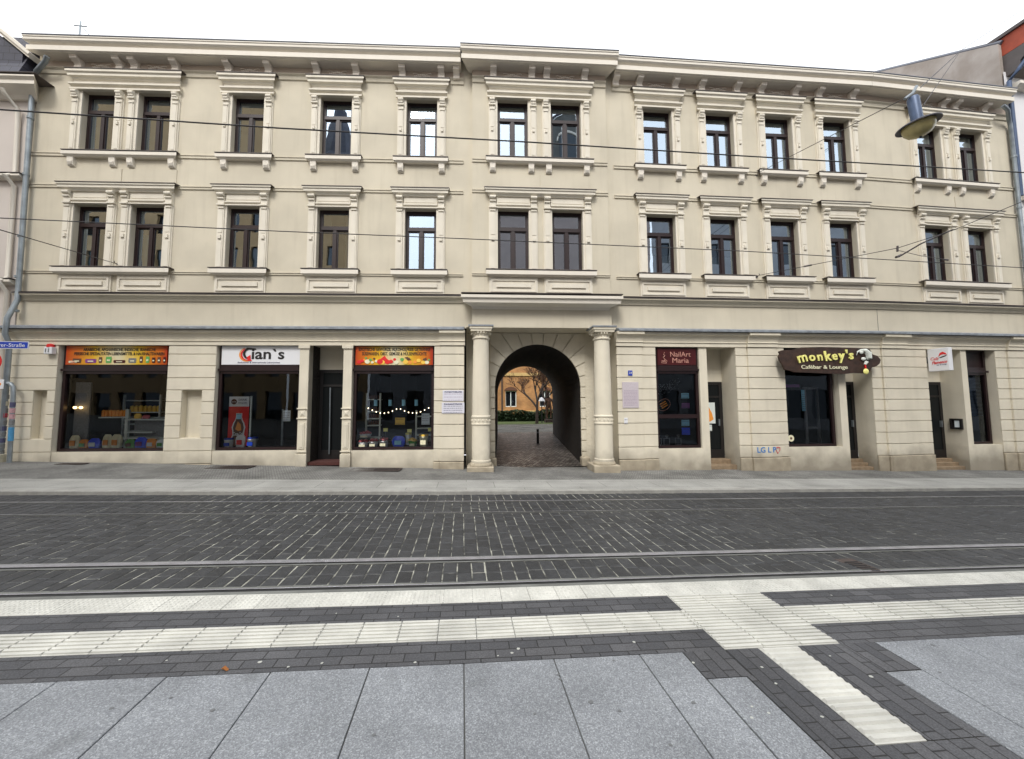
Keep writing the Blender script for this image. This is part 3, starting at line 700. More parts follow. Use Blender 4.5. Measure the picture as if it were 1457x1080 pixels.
def curtain(kind,z0,z1):
    b=MB(); n=40
    def sheet(x0,x1,za,zb,amp=.02,y=.36):
        for i in range(n):
            xa=x0+(x1-x0)*i/n; xb=x0+(x1-x0)*(i+1)/n
            ya=y+amp*math.sin(i*1.1); yb=y+amp*math.sin((i+1)*1.1)
            b.quad((xa,ya,za),(xb,yb,za),(xb,yb,zb),(xa,ya,zb))
    if kind=='left': sheet(-.42,-.08,z0,z1-.35)
    if kind=='both': sheet(-.42,-.2,z0,z1); sheet(.2,.42,z0,z1)
    if kind=='blind': sheet(-.42,.42,z0,z0+(z1-z0)*.62,amp=.004)
    if kind=='half': sheet(-.42,.42,z0,z0+(z1-z0)*.4,amp=.015)
    return b
CUR={('L',0,0):'left',('L',0,1):'left',('L',10,0):'blind',('L',10,1):'blind',('L',1,0):'both',('L',11,0):'half',('L',12,0):'both',('L',3,0):'both',('C',0,0):'left',('R',2,0):'both',('Q',10,0):'left',('Q',10,1):'left',('R',10,0):'half',('R',11,0):'half'}
sill_proto={}
for seg in 'LCRQ':
    o=YC if seg=='C' else 0
    for wi,(cs,_) in enumerate(WIN[seg]):
        base=FR[seg]@T(cs[0],-o,0)
        npair=len(cs); cc=[c-cs[0] for c in cs]
        for lv,(z0,z1) in enumerate((TOP,FIR)):
            key=(npair,lv,round(cc[-1],2))
            if key not in proto:
                sb=(surround_top if lv==0 else surround_first)(cc)
                P=sb.build('window_surround',M['trim'],HB,base)
                hz=10.958 if lv==0 else 7.723; hv=MB(); hv.prism([(0,hz),(.19,hz-.028),(.19,hz-.012),(0,hz+.016)],cc[0]-HW-.375,cc[-1]+HW+.375); hv.build('hood_cover',M['capd'],P)
                s=MB(); lo,hi=cc[0]-HW-.33,cc[-1]+HW+.33
                if lv==0:
                    s.prism([(0,8.47),(.09,8.47),(.12,8.50),(.14,8.51),(.14,8.60),(0,8.63)],lo+.14,hi-.14,ret=1)
                    brs=[lo+.09,hi-.29] if npair==1 else [lo+.09,cc[0]+HW-.02,cc[1]-HW-.18,hi-.29]
                    for x in brs:
                        s.prism([(0,8.22),(.03,8.22),(.06,8.25),(.085,8.36),(.09,8.47),(0,8.47)],x+.02,x+.18)
                        s.prism([(.0,8.25),(.075,8.26),(.10,8.32),(.10,8.35),(0,8.35)],x+.05,x+.15)
                else:
                    s.prism([(0,5.21),(.10,5.21),(.14,5.24),(.17,5.25),(.17,5.36),(0,5.40)],lo+.17,hi-.17,ret=1)
                sp=s.build('window_sill',M['corn'],HB,base)
                cv=MB(); cv.box(lo-.005,hi+.005,-(.15 if lv==0 else .18),0,(8.625 if lv==0 else 5.385)-.004,(8.638 if lv==0 else 5.398)); cv.build('sill_cover',M['capd'],sp)
                ap=None
                if lv==1:
                    a=MB()
                    for c in cc:
                        w=HW+.24
                        a.box(c-w,c+w,-.035,0,4.715,5.21); 
                        for (p,q_,r,t_) in ((c-w+.04,c+w-.04,5.10,5.15),(c-w+.04,c+w-.04,4.79,4.83),(c-w+.04,c-w+.09,4.83,5.10),(c+w-.09,c+w-.04,4.83,5.10)): a.box(p,q_,-.06,-.035,r,t_)
                        a.box(c-w+.20,c+w-.20,-.07,-.035,4.92,5.03)
                    ap=a.build('apron_panel',M['trim'],HB,base)
                proto[key]=(P,sp,ap)
            else:
                for q_ in proto[key]:
                    if q_: copypart(q_,base,HB)
            for ci,c in enumerate(cs):
                Mw=FR[seg]@T(c,-o,0)
                ck=CUR.get((seg,wi+(10 if lv else 0),ci))
                kk=('w',lv,ck)
                if kk not in proto:
                    f,p=window_unit(z0,z1); fo=f.build('window',M['frame'],HB,Mw); p.build('pane',M['glassU'],fo)
                    if ck: curtain(ck,z0+.02,z1-.02).build('blind' if ck=='blind' else 'curtain',M['blind'] if ck=='blind' else M['curtain'],fo)
                    proto[kk]=fo
                else: copypart(proto[kk],Mw,HB)
                if lv==0:
                    for s in (-1,1):
                        Mc=FR[seg]@T(c+s*.55,-o-.01,0)
                        if 'corbel' not in proto:
                            cb=MB(); cb.prism([(.0,11.03),(.04,11.02),(.07,11.05),(.08,11.10),(.11,11.14),(.18,11.17),(.22,11.20),(.22,11.26),(.0,11.26)],-.09,.09)
                            cb.lathe([(.04,-.09),(.04,.09)],(0,-.06,11.05),10,axis='x'); cb.lathe([(.03,-.085),(.03,.085)],(0,-.195,11.205),10,axis='x'); cb.box(-.09,.09,-.235,0,11.235,11.263)
                            proto['corbel']=cb.build('corbel',M['rosette'],HB,Mc)
                        else: copypart(proto['corbel'],Mc,HB)
                    Mc=FR[seg]@T(c,-o,0)
                    if 'rose' not in proto:
                        rb=MB(); 
                        for i in range(9):
                            t=(i-4)/4; rb.blob((t*.21,-.03,11.13+.02*math.cos(t*3)),(.032-.012*abs(t),.02,.03-.012*abs(t)),n=8,k=4)
                        for s in (-1,1):
                            rb.tube([(s*.05,-.03,11.12),(s*.15,-.035,11.17),(s*.23,-.03,11.19),(s*.27,-.03,11.17)],.010,6)
                            rb.tube([(s*.02,-.03,11.10),(s*.12,-.035,11.09),(s*.22,-.03,11.12)],.008,6)
                        proto['rose']=rb.build('frieze_relief',M['rosette'],HB,Mc,smooth=True)
                    else: copypart(proto['rose'],Mc,HB)
copypart(proto['corbel'],FR['L']@T(12.25,0,0),HB); copypart(proto['corbel'],FR['R']@T(.10,0,0),HB)
# panels between floors under pairs (framed fields)
for seg,cs in (('L',(2.40,3.90)),('C',(1.42,2.95)),('Q',(2.30,3.86))):
    o=YC if seg=='C' else 0; mid=(cs[0]+cs[1])/2
    for p,q_ in ((cs[0]-.70,mid-.015),(mid+.015,cs[1]+.70)): MB().box(p,q_,-o-.014,-o,7.73,8.19).build('wall_panel',M['wall'],HB,FR[seg])
# ------------------------------------------------------------------ ground floor
GZ=3.34; RUS=[-.35,.20,.53,.86,1.18,1.49,1.81,2.12,2.44,2.76,3.07,3.30]
GF={'L':dict(u=(.72,12.36),ops=[(1.90,4.70,.52,GZ,.16),(5.93,8.12,.52,GZ,.16),(8.36,9.27,-.3,GZ,.60),(9.50,11.69,.50,GZ,.14)],
      niche=[(1.36,1.70),(5.09,5.61)],piers=[(.72,1.90),(4.70,5.93),(11.69,12.46)],raised=[(11.86,12.50)]),
    'R':dict(u=(-.05,LEN['R']),ops=[(1.05,2.33,.47,GZ,.10),(2.56,3.41,-.4,GZ,.62),(4.88,6.54,.46,GZ,.20),(6.76,7.58,-.5,GZ,.52)],niche=[],piers=[(-.09,1.05),(3.41,4.88),(7.58,LEN['R'])],raised=[(-.09,.64),(3.75,4.62),(7.90,LEN['R']+.0)]),
    'Q':dict(u=(0,5.42),ops=[(1.50,2.74,-.6,GZ,.52),(2.94,3.95,.44,GZ,.22)],niche=[],piers=[(0,1.50),(3.95,5.42)],raised=[(0,.75),(4.36,5.42)])}
for seg,gd in GF.items():
    u0,u1=gd['u']; ops=list(gd['ops'])+[(a,c,.87,2.11,.17,1) for a,c in gd['niche']]
    b=wallmesh(u0,u1,-.6,3.62,ops,off=.03,depth=.2)
    b.build('ground_floor_wall',[M['gf'],M['gf']],HB,FR[seg])
    # rusticated courses
    for a,c in gd['piers']:
        b=MB(); pb=MB()
        for z0,z1 in zip(RUS,RUS[1:]):
            parts=[(a,c)]
            for n0,n1 in gd['niche']:
                if a<n0<c and z0>.80 and z1<2.2: parts=[(a,n0),(n1,c)]
            for p,q_ in parts:
                tgt=pb if z0<.1 else b
                d=.055+(.035 if z0<.1 else 0)
                spl=[(p,q_,d)]
                for r0,r1 in gd['raised']:
                    if p<=r0+.02 and q_>=r1-.06 :
                        spl=[(p,r0,d)] if r0-p>.03 else []
                        spl.append((r0,min(r1,q_+.05),d+.045))
                        if q_-r1>.03: spl.append((r1,q_,d))
                for (s0,s1,dd) in spl:
                    if s1-s0>.03: tgt.box(s0,s1,-dd,-.031,z0+.008,z1-.008)
        b.build('rusticated_pier',M['gf'],HB,FR[seg],bevel=.006)
        pb.build('pier_plinth',M['stone'],HB,FR[seg],bevel=.015)
    # entablature
    b=MB(); e0=u0 if seg!='L' else .55; e1=u1 if seg!='L' else 12.50
    EP=[(0,3.31),(.075,3.31),(.075,3.41),(.10,3.42),(.10,3.435),(.085,3.45),(.10,3.52),(.14,3.60),(.17,3.62),(.20,3.63),(.20,3.70),(0,3.71)]
    b.prism(EP,e0,e1)
    for r0,r1 in gd['raised']:
        b.prism([(o_+.055 if o_ else 0,z) for o_,z in EP if z<3.68]+[(.255,3.705),(0,3.712)],r0-.02,r1+.02)
    b.build('entablature',M['gf'],HB,FR[seg])
    b=MB(); b.prism([(0,3.712),(.285,3.712),(.285,3.765),(.0,3.85)],e0-.02,e1+.0); b.build('lead_flashing',M['lead'],HB,FR[seg])
# lead caps over columns and abacus
for uc in (.52,3.82):
    b=MB(); b.box(uc-.33,uc+.33,-.51,.1,3.765,3.80); b.build('lead_flashing',M['lead'],HB,FR['C'])
    b=MB(); yc=-.20
    b.box(uc-.27,uc+.27,yc-.27,yc+.27,3.64,3.70); b.box(uc-.30,uc+.30,yc-.29,yc+.27,3.70,3.763)
    b.lathe([(.21,3.44),(.235,3.46),(.235,3.485),(.21,3.50),(.205,3.56),(.235,3.60),(.255,3.64)],(uc,yc,0),32)
    for i in range(20):
        t=2*PI*i/20; b.blob((uc+.255*math.cos(t),yc+.255*math.sin(t),3.605),(.022,.022,.035),n=6,k=4)
    col=[(.262,.20),(.262,.25),(.24,.27),(.24,.31),(.238,.35),(.236,1.17),(.255,1.18),(.255,1.21),(.238,1.22),(.238,1.36),(.256,1.37),(.256,1.40),(.232,1.42),(.226,2.2),(.205,3.44)]
    co=MB(); co.lathe(col,(uc,yc,0),40)
    for i in range(14):
        t=2*PI*i/14; co.blob((uc+.24*math.cos(t),yc+.24*math.sin(t),1.29),(.025,.025,.035),n=8,k=4)
    co_=co.build('column',M['gf'],HB,FR['C'],smooth=True)
    b.build('capital',M['gf'],co_,None)
    gg=gz('C',uc,.2)
    b2=MB(); b2.lathe([(.29,.10),(.30,.13),(.27,.20)],(uc,yc,0),32); b2.box(uc-.36,uc+.33,yc-.31,yc+.40,gg-.2,.11); b2.build('column_base',M['stone'],co_,None,bevel=.02)
    # lower body fascia between column and wall above
    b3=MB(); b3.box(uc-.25,uc+.25,-.15,.6,3.80,3.83)
# narrow decorated pilasters beside the shop door
for a,c in ((8.12,8.36),(9.27,9.50)):
    b=MB(); y=-.075
    b.box(a,c,y,.2,.16,3.31)
    for z in (.47,1.34,1.60): b.box(a-.02,c+.02,y-.03,y,z,z+.035)
    b.box(a-.03,c+.03,y-.035,y,3.22,3.31); b.box(a+.05,c-.05,y-.02,y,.56,1.24); b.box(a+.08,c-.08,y-.03,y-.02,.60,1.20)
    b.add([(a+.04,y,1.40),(c-.04,y,1.40),(c-.04,y,1.58),(a+.04,y,1.58),((a+c)/2,y-.035,1.49)],[(0,1,4),(1,2,4),(2,3,4),(3,0,4)])
    b.box(a-.02,c+.02,y-.03,y+.02,.0,.42)
    b.build('door_pilaster',M['gf'],HB,FR['L'],bevel=.006)
# shop interiors, windows
def shopwin(seg,u0,u1,z0,z1,y,sign=True,bars=(),zs=None):
    f=MB(); w=.075
    zt0,zt1=2.56,2.79
    f.box(u0,u0+w,y,y+.09,z0,z1); f.box(u1-w,u1,y,y+.09,z0,z1); f.box(u0+w,u1-w,y,y+.09,z1-.06,z1); f.box(u0+w,u1-w,y,y+.09,z0,z0+.07)
    if sign:
        f.box(u0+w,u1-w,y-.03,y+.09,zt0,zt1); f.box(u0,u1,y-.06,y-.03,zt0+.07,zt0+.13); f.box(u0+w,u1-w,y+.04,y+.07,zt1,z1-.06)
    for z in bars: f.box(u0+w,u1-w,y,y+.08,z,z+.11)
    fo=f.build('shop_window',M['frame'],HB,FR[seg])
    top=zt0 if sign else z1-.06
    p=MB(); p.quad((u0+w-.01,y+.05,z0+.06),(u1-w+.01,y+.05,z0+.06),(u1-w+.01,y+.05,top+.01),(u0+w-.01,y+.05,top+.01)); p.build('pane',M['glassS'],fo,None)
    r=MB(); a,c=u0-.25,u1+.25; d=y+3.2
    room(r,a,c,-.1,GZ+.1,y+.1,d)
    r.quad((a,y+.1,-.1),(u0,y+.1,-.1),(u0,y+.1,3.44),(a,y+.1,3.44)); r.quad((u1,y+.1,-.1),(c,y+.1,-.1),(c,y+.1,3.44),(u1,y+.1,3.44)); r.quad((u0,y+.1,-.1),(u1,y+.1,-.1),(u1,y+.1,z0),(u0,y+.1,z0)); r.quad((u0,y+.1,top),(u1,y+.1,top),(u1,y+.1,3.44),(u0,y+.1,3.44))
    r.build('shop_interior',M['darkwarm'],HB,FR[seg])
    s=MB(); s.box(u0+.02,u1-.02,y+.10,y+.62,z0-.02,z0+.045); s.build('display_ledge',M['dark'],HB,FR[seg])
    return fo
shopwin('L',1.93,4.68,.53,3.345,.06); shopwin('L',5.95,8.11,.53,3.345,.06); shopwin('L',9.51,11.68,.51,3.345,.05)
shopwin('R',1.06,2.325,.475,3.335,.03,bars=(1.30,)); shopwin('R',4.90,6.46,.465,3.335,.08,sign=False); shopwin('Q',3.02,3.90,.445,3.335,.14)
# door recess back walls, doors, steps
def recess(seg,u0,u1,d,zt,base,steps,door_u=None,framed=True):
    y=d-.03
    MB().quad((u0,y,zt),(u1,y,zt),(u1,y,GZ),(u0,y,GZ)).build('recess_wall',M['gf'],HB,FR[seg]); MB().quad((u0,y,-.5),(u1,y,-.5),(u1,y,base),(u0,y,base)).build('threshold_riser',M['gf'],HB,FR[seg])
    do=MB(); a,c=door_u or (u0+.02,u1-.02)
    do.box(a,c,y+.01,y+.06,base,zt); do.box(a,a+.09,y-.015,y+.01,base,zt); do.box(c-.09,c,y-.015,y+.01,base,zt); do.box(a+.09,c-.09,y-.015,y+.01,zt-.09,zt); do.box(a+.09,c-.09,y-.015,y+.01,base,base+.25); do.box(a+.09,c-.09,y-.015,y+.01,zt-.48,zt-.42)
    dd=do.build('door',M['black'],HB,FR[seg])
    gl=MB(); gl.quad((a+.09,y+.004,base+.25),(c-.09,y+.004,base+.25),(c-.09,y+.004,zt-.09),(a+.09,y+.004,zt-.09)); gl.build('pane',M['doordark'],dd,None)
    h=MB(); h.box(c-.16,c-.13,y-.07,y-.015,base+.95,base+1.15); h.build('handle',M['zinc'],dd,None)
    if steps:
        for i in range(steps):
            s=MB(); z1=base-(base-gz(seg,(u0+u1)/2)) * i/ (steps); y0=y-.0-(y-(-.0))*(i+1)/steps*.85
            s.box(u0+.003,u1-.003,y0,y-.0,gz(seg,(u0+u1)/2)-.3,z1-.004*i); s.build('step',M['step'],HB,FR[seg],bevel=.01)
M['doordark']=mat('dark_door_pane',(.010,.012,.013),.35,spec=.15)
M['doorglass']=glass('door_glass',.03,(.8,.9,1),see=False)
recess('L',8.36,9.27,.60,2.71,.20,0); b=MB(); b.box(8.37,9.26,-.0,.56,.12,.20); b.build('door_mat',M['mat'],HB,FR['L'])
recess('R',2.56,3.41,.62,2.36,.10,2); recess('R',6.76,7.58,.52,2.36,.04,3); recess('Q',1.50,2.74,.52,2.36,.0,3)
# light pole seen in the left doorway (vertical handle bar)
b=MB(); b.tube([(8.72,.50,.35),(8.70,.50,2.2)],.02,8); b.build('door_pull',M['zinc'],HB,FR['L'])
# downpipes
b=MB(); b.tube([at('L',1.28,.30,11.12),at('L',1.18,.25,11.02),at('L',.80,.12,10.83),at('L',.74,.12,10.70)]+[at('L',.74+.012*i,.12,10.7-i*.69) for i in range(1,10)]+[at('L',.86,.30,3.95),at('L',.87,.32,3.55),at('L',.87,.22,3.3),at('L',.87,.20,.5)],.055,12)
for z in (9.5,7.9,6.2,5.1,4.2): b.lathe([(.07,-.03),(.07,.03)],tuple(at('L',.76+.01*(10-z),.12,z)),12)
dp=b.build('downpipe',M['zinc'],HB,smooth=True)
random.seed(3)
for i,(z,mt) in enumerate([(1.95,'stick3'),(1.78,'cream2'),(1.6,'stick3'),(1.48,'redtag'),(1.3,'stick3'),(1.15,'ink'),(1.0,'stick3'),(.85,'ink'),(.7,'stick3'),(.55,'stick3')]):
    s=MB(); p=at('L',.87,.20,z); s.lathe([(.059,-.055),(.059,.055)],(p.x,p.y,p.z),14); s.build('sticker',M[mt],dp,None).matrix_parent_inverse=Matrix()
s=MB(); s.box(.78,.96,-.30,-.10,gz('L',.87)-.1,gz('L',.87)+.2); s.build('pipe_foot',M['cream2'],HB,FR['L'],bevel=.01)
b=MB(); b.tube([at('L',.93,.22,2.30),at('L',1.02,.24,2.28),at('L',1.08,.24,2.20),at('L',1.10,.24,2.0),at('L',1.15,.24,.2)],.045,10); st=b.build('standpipe',M['zinc'],HB,smooth=True)
for z,mt in ((1.75,'ink'),(1.6,'stick1'),(1.45,'stick1'),(1.3,'stick3'),(1.12,'stick2'),(1.0,'stick2'),(.9,'stick2')):
    s=MB(); p=at('L',1.10+.05*(2-z)/1.8,.24,z); s.lathe([(.050,-.06),(.050,.06)],(p.x,p.y,p.z),12); s.build('sticker',M[mt],st,None).matrix_parent_inverse=Matrix()
b=MB(); b.tube([at('Q',4.75,.30,11.12),at('Q',4.95,.28,11.0),at('Q',5.22,.14,10.85),at('Q',5.33,.10,10.68),at('Q',5.34,.10,9.0),at('Q',5.34,.10,3.9),at('Q',5.34,.30,3.7),at('Q',5.34,.25,3.3),at('Q',5.34,.25,-.3)],.05,12)
for z in (9.6,7.9,6.2,4.9): b.lathe([(.065,-.03),(.065,.03)],tuple(at('Q',5.34,.10,z)),12)
b.build('downpipe',M['zinc'],HB,smooth=True)

exec_later=[]
# ------------------------------------------------------------------ signs
def framed(seg,u0,off,z0): return FR[seg]@T(u0,-off,z0)
OR=[(0,(.50,.06,.01)),(.12,(.62,.16,.01)),(.3,(.75,.45,.02)),(.5,(.72,.66,.45)),(.7,(.74,.48,.03)),(.88,(.62,.17,.01)),(1,(.42,.04,.01))]
# sign 1
w=2.58; Ms=framed('L',2.02,-.04,2.80)
S1=MB().box(0,w,-.02,.02,0,.50).build('shop_sign',gradsign('orange_yellow_sign_print',OR,w,0),None,Ms); tag(S1,'orange and yellow grocery sign with drawn packs above leftmost shop window','sign')
text('lettering','ARABISCHE, AFGHANISCHE, INDISCHE, IRANISCHE',.11,Ms@T(1.36,-.024,.395),M['black'],S1,width=1.85,bold=.002)
text('lettering','PERSISCHE SPEZIALITÄTEN LEBENSMITTEL & HAUSHALTSWAREN',.11,Ms@T(1.36,-.024,.285),M['black'],S1,width=2.30,bold=.002)
def flat(name,parent,mt,pts,y=-.024): return MB().poly(pts,y-.003,y+.003).build(name,mt,parent,None)
def rect(x0,x1,z0,z1): return [(x0,z0),(x1,z0),(x1,z1),(x0,z1)]
for x0,x1,z1,mt in ((.08,.30,.10,'cream'),(.18,.40,.16,'brown'),(.50,.78,.15,'purple'),(.84,.93,.20,'brown'),(1.02,1.17,.21,'green'),(1.22,1.52,.12,'dred'),(1.60,1.80,.17,'stick3'),(1.88,1.97,.22,'brown'),(2.04,2.14,.22,'green'),(2.20,2.29,.19,'dred'),(2.34,2.43,.20,'brown'),(2.49,2.56,.20,'dred')):
    c=(x0+x1)/2; flat('painted_pack',S1,M[mt],[(x0+.012,.045),(x1-.012,.045),(x1,.045+(z1-.05)*.5),(x1-.008,z1),(x0+.008,z1),(x0,.045+(z1-.05)*.5)])
    flat('painted_label',S1,M['cream'] if mt!='cream' else M['red'],rect(x0+(x1-x0)*.25,x1-(x1-x0)*.25,.045+(z1-.045)*.3,.045+(z1-.045)*.55),-.030)
# sign 2
w=2.06; Ms=framed('L',6.02,-.04,2.80)
S2=MB().box(0,w,-.02,.02,0,.50).build('shop_sign',M['white'],None,Ms); tag(S2,"white sign reading Gian`s above shop window with bottle poster",'sign')
text('lettering','ian`s',.40,Ms@T(1.21,-.024,.275),M['black'],S2,width=.86,bold=.008)
def arc(cx,cz,rx,rz,a0,a1,wd,n=14):
    o=[];i_=[]
    for k in range(n+1):
        t=math.radians(a0+(a1-a0)*k/n); ww=wd*(.35+.65*math.sin(PI*k/n))
        o.append((cx+rx*math.cos(t),cz+rz*math.sin(t))); i_.append((cx+(rx-ww)*math.cos(t),cz+(rz-ww)*math.sin(t)))
    return o+i_[::-1]
flat('logo_swoosh',S2,M['orange'],arc(.66,.27,.205,.19,110,290,.035)); flat('logo_swoosh',S2,M['red'],arc(.67,.27,.17,.165,100,300,.04),-.028); flat('logo_swoosh',S2,M['black'],arc(.70,.29,.14,.14,85,300,.06),-.032)
flat('logo_swoosh',S2,M['black'],[(.60,.40),(.66,.455),(.80,.445),(.90,.43),(.90,.40),(.78,.405),(.68,.41)],-.034); flat('logo_swoosh',S2,M['red'],[(.66,.20),(.76,.26),(.76,.16),(.80,.10),(.70,.10)],-.034)
text('lettering','Backwaren & internationale Lebensmittel',.06,Ms@T(.98,-.024,.055),M['ink'],S2,width=1.10)
# sign 3
w=2.08; Ms=framed('L',9.56,-.03,2.79)
S3=MB().box(0,w,-.02,.02,0,.50).build('shop_sign',gradsign('orange_fruit_sign_print',OR,w,0),None,Ms); tag(S3,'orange and yellow grocery sign with fruit and vegetables beside the passage','sign')
text('lettering','EXOTISCHE GEWÜRZE, ALKOHOLFREIE GETRÄNKE',.12,Ms@T(1.04,-.024,.42),M['black'],S3,width=1.92,bold=.003)
text('lettering','SÜSSWAREN, OBST, GEMÜSE & HÜLSENFRÜCHTE',.12,Ms@T(1.04,-.024,.30),M['black'],S3,width=1.74,bold=.003)
random.seed(11)
def disc(x,z,rx,rz,n=12): return [(x+rx*math.cos(2*PI*k/n),z+rz*math.sin(2*PI*k/n)) for k in range(n)]
for mt,pl_ in (('red',[(.1,.08,.06),(.18,.11,.05),(.66,.09,.08),(.78,.12,.09),(.86,.08,.07),(.95,.09,.06),(1.05,.15,.04)]),('amber',[(.72,.07,.07),(1.35,.08,.07),(1.70,.12,.06),(1.82,.07,.06)]),('cream',[(.32,.09,.07),(.45,.07,.04),(.56,.10,.04),(1.10,.07,.06),(1.92,.07,.06)]),('green',[(.40,.14,.04),(1.25,.15,.05),(.28,.19,.03),(1.98,.14,.03)]),('brown',[(1.42,.16,.05),(1.86,.14,.05),(.50,.17,.03)]),('orange',[(1.46,.07,.06),(1.60,.08,.05),(.24,.13,.04)])):
    k=MB()
    for x,z,r in pl_: k.poly(disc(x,z,r,r*.85),-.030-random.random()*.006,-.020)
    if mt=='red': k.poly([(.62,.12),(.78,.25),(.86,.14)],-.034,-.02)
    if mt=='brown': k.poly([(1.32,.20),(1.40,.22),(1.50,.14),(1.44,.13)],-.036,-.02); k.poly([(1.80,.12),(1.90,.21),(1.93,.12)],-.036,-.02)
    k.build('painted_fruit',M[mt],S3,None)
# nail sign
w=1.12; Ms=framed('R',1.135,-.01,2.80)
S4=MB().box(0,w,-.015,.02,0,.47).build('shop_sign',M['dred'],None,Ms); tag(S4,'dark red sign reading NailArt Maria above narrow shop window','sign')
M['rosegold']=mat('copper_lettering',(.55,.28,.22),.5)
text('lettering','NailArt',.20,Ms@T(.66,-.018,.30),M['rosegold'],S4,width=.60); text('lettering','Maria',.20,Ms@T(.66,-.018,.125),M['rosegold'],S4,width=.48)
k=MB(); k.tube([(.20,-.02,.10),(.12,-.02,.12),(.10,-.02,.06),(.24,-.02,.05),(.27,-.02,.11),(.20,-.02,.16),(.16,-.02,.22),(.21,-.02,.26),(.17,-.02,.30),(.20,-.02,.36)],.010,6); k.tube([(.14,-.02,.09),(.19,-.02,.13),(.24,-.02,.08)],.009,6); k.build('figure_drawing',M['rosegold'],S4,None)
# monkey sign: irregular plank
Ms=framed('R',4.50,.28,2.50)
pts=[(.0,.52),(.05,.60),(.02,.66),(.12,.70),(.35,.71),(.50,.73),(.68,.78),(1.3,.80),(2.2,.785),(2.72,.77),(2.80,.70),(2.84,.60),(3.0,.55),(3.09,.44),(3.05,.34),(2.95,.26),(2.80,.22),(2.72,.10),(2.60,.05),(2.3,.06),(1.9,.03),(1.3,.05),(.75,.07),(.45,.08),(.30,.13),(.16,.15),(.10,.30),(.03,.40)]
S5=MB().poly(pts,-.03,.03).build('shop_sign',M['wood'],None,Ms); tag(S5,"rough dark wooden plank sign reading monkey's Cafébar & Lounge in yellow",'sign')
k=MB(); k.box(.5,.56,.03,.22,.40,.46); k.box(2.5,2.56,.03,.22,.40,.46); k.build('bracket',M['black'],S5,None)
x=.50
for ch,wd,sz,rot in (('m',.34,.40,.22),('o',.22,.34,.12),('n',.22,.34,.06),('k',.21,.40,.10),('e',.20,.34,.0),('y',.20,.38,.02),("'",.08,.38,.0),('s',.17,.36,-.04)):
    text('letter',ch,sz,Ms@T(x+wd/2,-.05,.46+(x*.05))@Matrix.Rotation(-rot,4,'Y'),M['yellow'],S5,depth=.03,bold=.007); x+=wd+.015
text('lettering','Cafébar & Lounge',.15,Ms@T(1.33,-.045,.22),M['cream'],S5,depth=.01,width=1.40,bold=.001)
M['apewhite']=mat('white_painted_figure',(.72,.76,.70),.6)
k=MB(); k.tube([(2.32,-.05,.55),(2.36,-.05,.66),(2.46,-.05,.71),(2.60,-.05,.70),(2.68,-.05,.62),(2.69,-.05,.48),(2.62,-.05,.38),(2.56,-.05,.30)],[.015,.02,.03,.06,.08,.075,.05,.03],8); k.blob((2.47,-.06,.65),(.06,.03,.055)); k.blob((2.52,-.06,.46),(.07,.03,.05)); k.build('white_figure',M['apewhite'],S5,None,smooth=True)
k=MB(); k.blob((2.57,-.06,.10),(.085,.03,.085)); k.build('yellow_ball',M['yellow'],S5,None,smooth=True)
k=MB(); k.tube([(2.57,-.05,.30),(2.58,-.05,.18)],.02,6); k.build('red_band',M['red'],S5,None)
# cube cafe sign, projecting box
Ms=FR['Q']@T(1.50,-.08,2.63)@Matrix.Rotation(-PI/2,4,'Z')   # local x runs out from the wall, front face looks up the street
S6=MB().box(0,.47,0,.14,0,.66).build('sign_box',M['white'],None,Ms,bevel=.008); tag(S6,'white square café light box with red cup logo sticking out over the entrance','sign')
text('lettering','Café',.12,Ms@T(.15,-.004,.36)@Matrix.Rotation(.08,4,'Y'),M['red'],S6,width=.18,shear=.3); text('lettering','Flamenco',.12,Ms@T(.26,-.004,.25)@Matrix.Rotation(-.06,4,'Y'),M['red'],S6,width=.34,shear=.3,bold=.002)
text('lettering','bar & lounge',.045,Ms@T(.31,-.004,.18)@Matrix.Rotation(-.06,4,'Y'),M['ink'],S6,width=.22)
MB().poly([(.25,.42),(.29,.52),(.35,.55),(.41,.51),(.44,.45),(.37,.475),(.31,.465)],-.006,.0).build('cup_drawing',M['red'],S6,None)
MB().poly([(.26,.375),(.31,.375),(.41,.41),(.44,.44),(.36,.425),(.29,.40)],-.006,.0).build('saucer_drawing',M['black'],S6,None)
MB().box(-.06,-.002,.04,.10,.25,.45).build('bracket',M['zinc'],S6,None)
# plaques and small signs on the piers
def lines(parent,w,h,n,mt,x0=.08,hh=.018,seed=1):
    random.seed(seed); k=MB()
    for i in range(n):
        z=h*.78-i*(h*.66/max(1,n-1)); x=x0*w
        while x<w*(1-x0):
            l=random.uniform(.02,.07); l=min(l,w*(1-x0)-x); k.box(x,x+l,-.006,-.0045,z-hh/2,z+hh/2); x+=l+.012
    k.build('print_lines',mt,parent,None)
def plaque(seg,u,off,z,w,h,mt,label,head=None,n=3,ink='ink',hc=.07,cat='plaque'):
    Ms=framed(seg,u,off,z); o=MB().box(0,w,-.004,.012,0,h).build('plaque',mt,None,Ms,bevel=.003); tag(o,label,cat)
    if head: text('lettering',head,hc,Ms@T(w/2,-.006,h*.84),M['ink'],o,depth=.002,width=w*.82,bold=.002)
    lines(o,w,h*.85,n,M[ink],hh=.012,seed=int(u*10)); return o
plaque('L',11.93,.115,1.80,.56,.29,M['plaque'],'upper of two white practice plaques left of the passage column','PHYSIOTHERAPIE',3,'inkr',.05)
plaque('L',11.91,.115,1.475,.60,.29,M['plaque'],'lower white plaque headed Zahnarztpraxis left of the passage column','ZAHNARZTPRAXIS',4,'ink',.055)
plaque('R',.04,.115,1.60,.46,.71,M['plaque2'],'tall lilac grey plaque full of small print right of the passage','',11,'inkr')
o=plaque('R',.22,.115,2.49,.12,.14,M['navy'],'small blue house number plate right of the passage','',1,'ink'); text('lettering','24',.085,framed('R',.28,.122,2.56),M['white'],o,depth=.002)
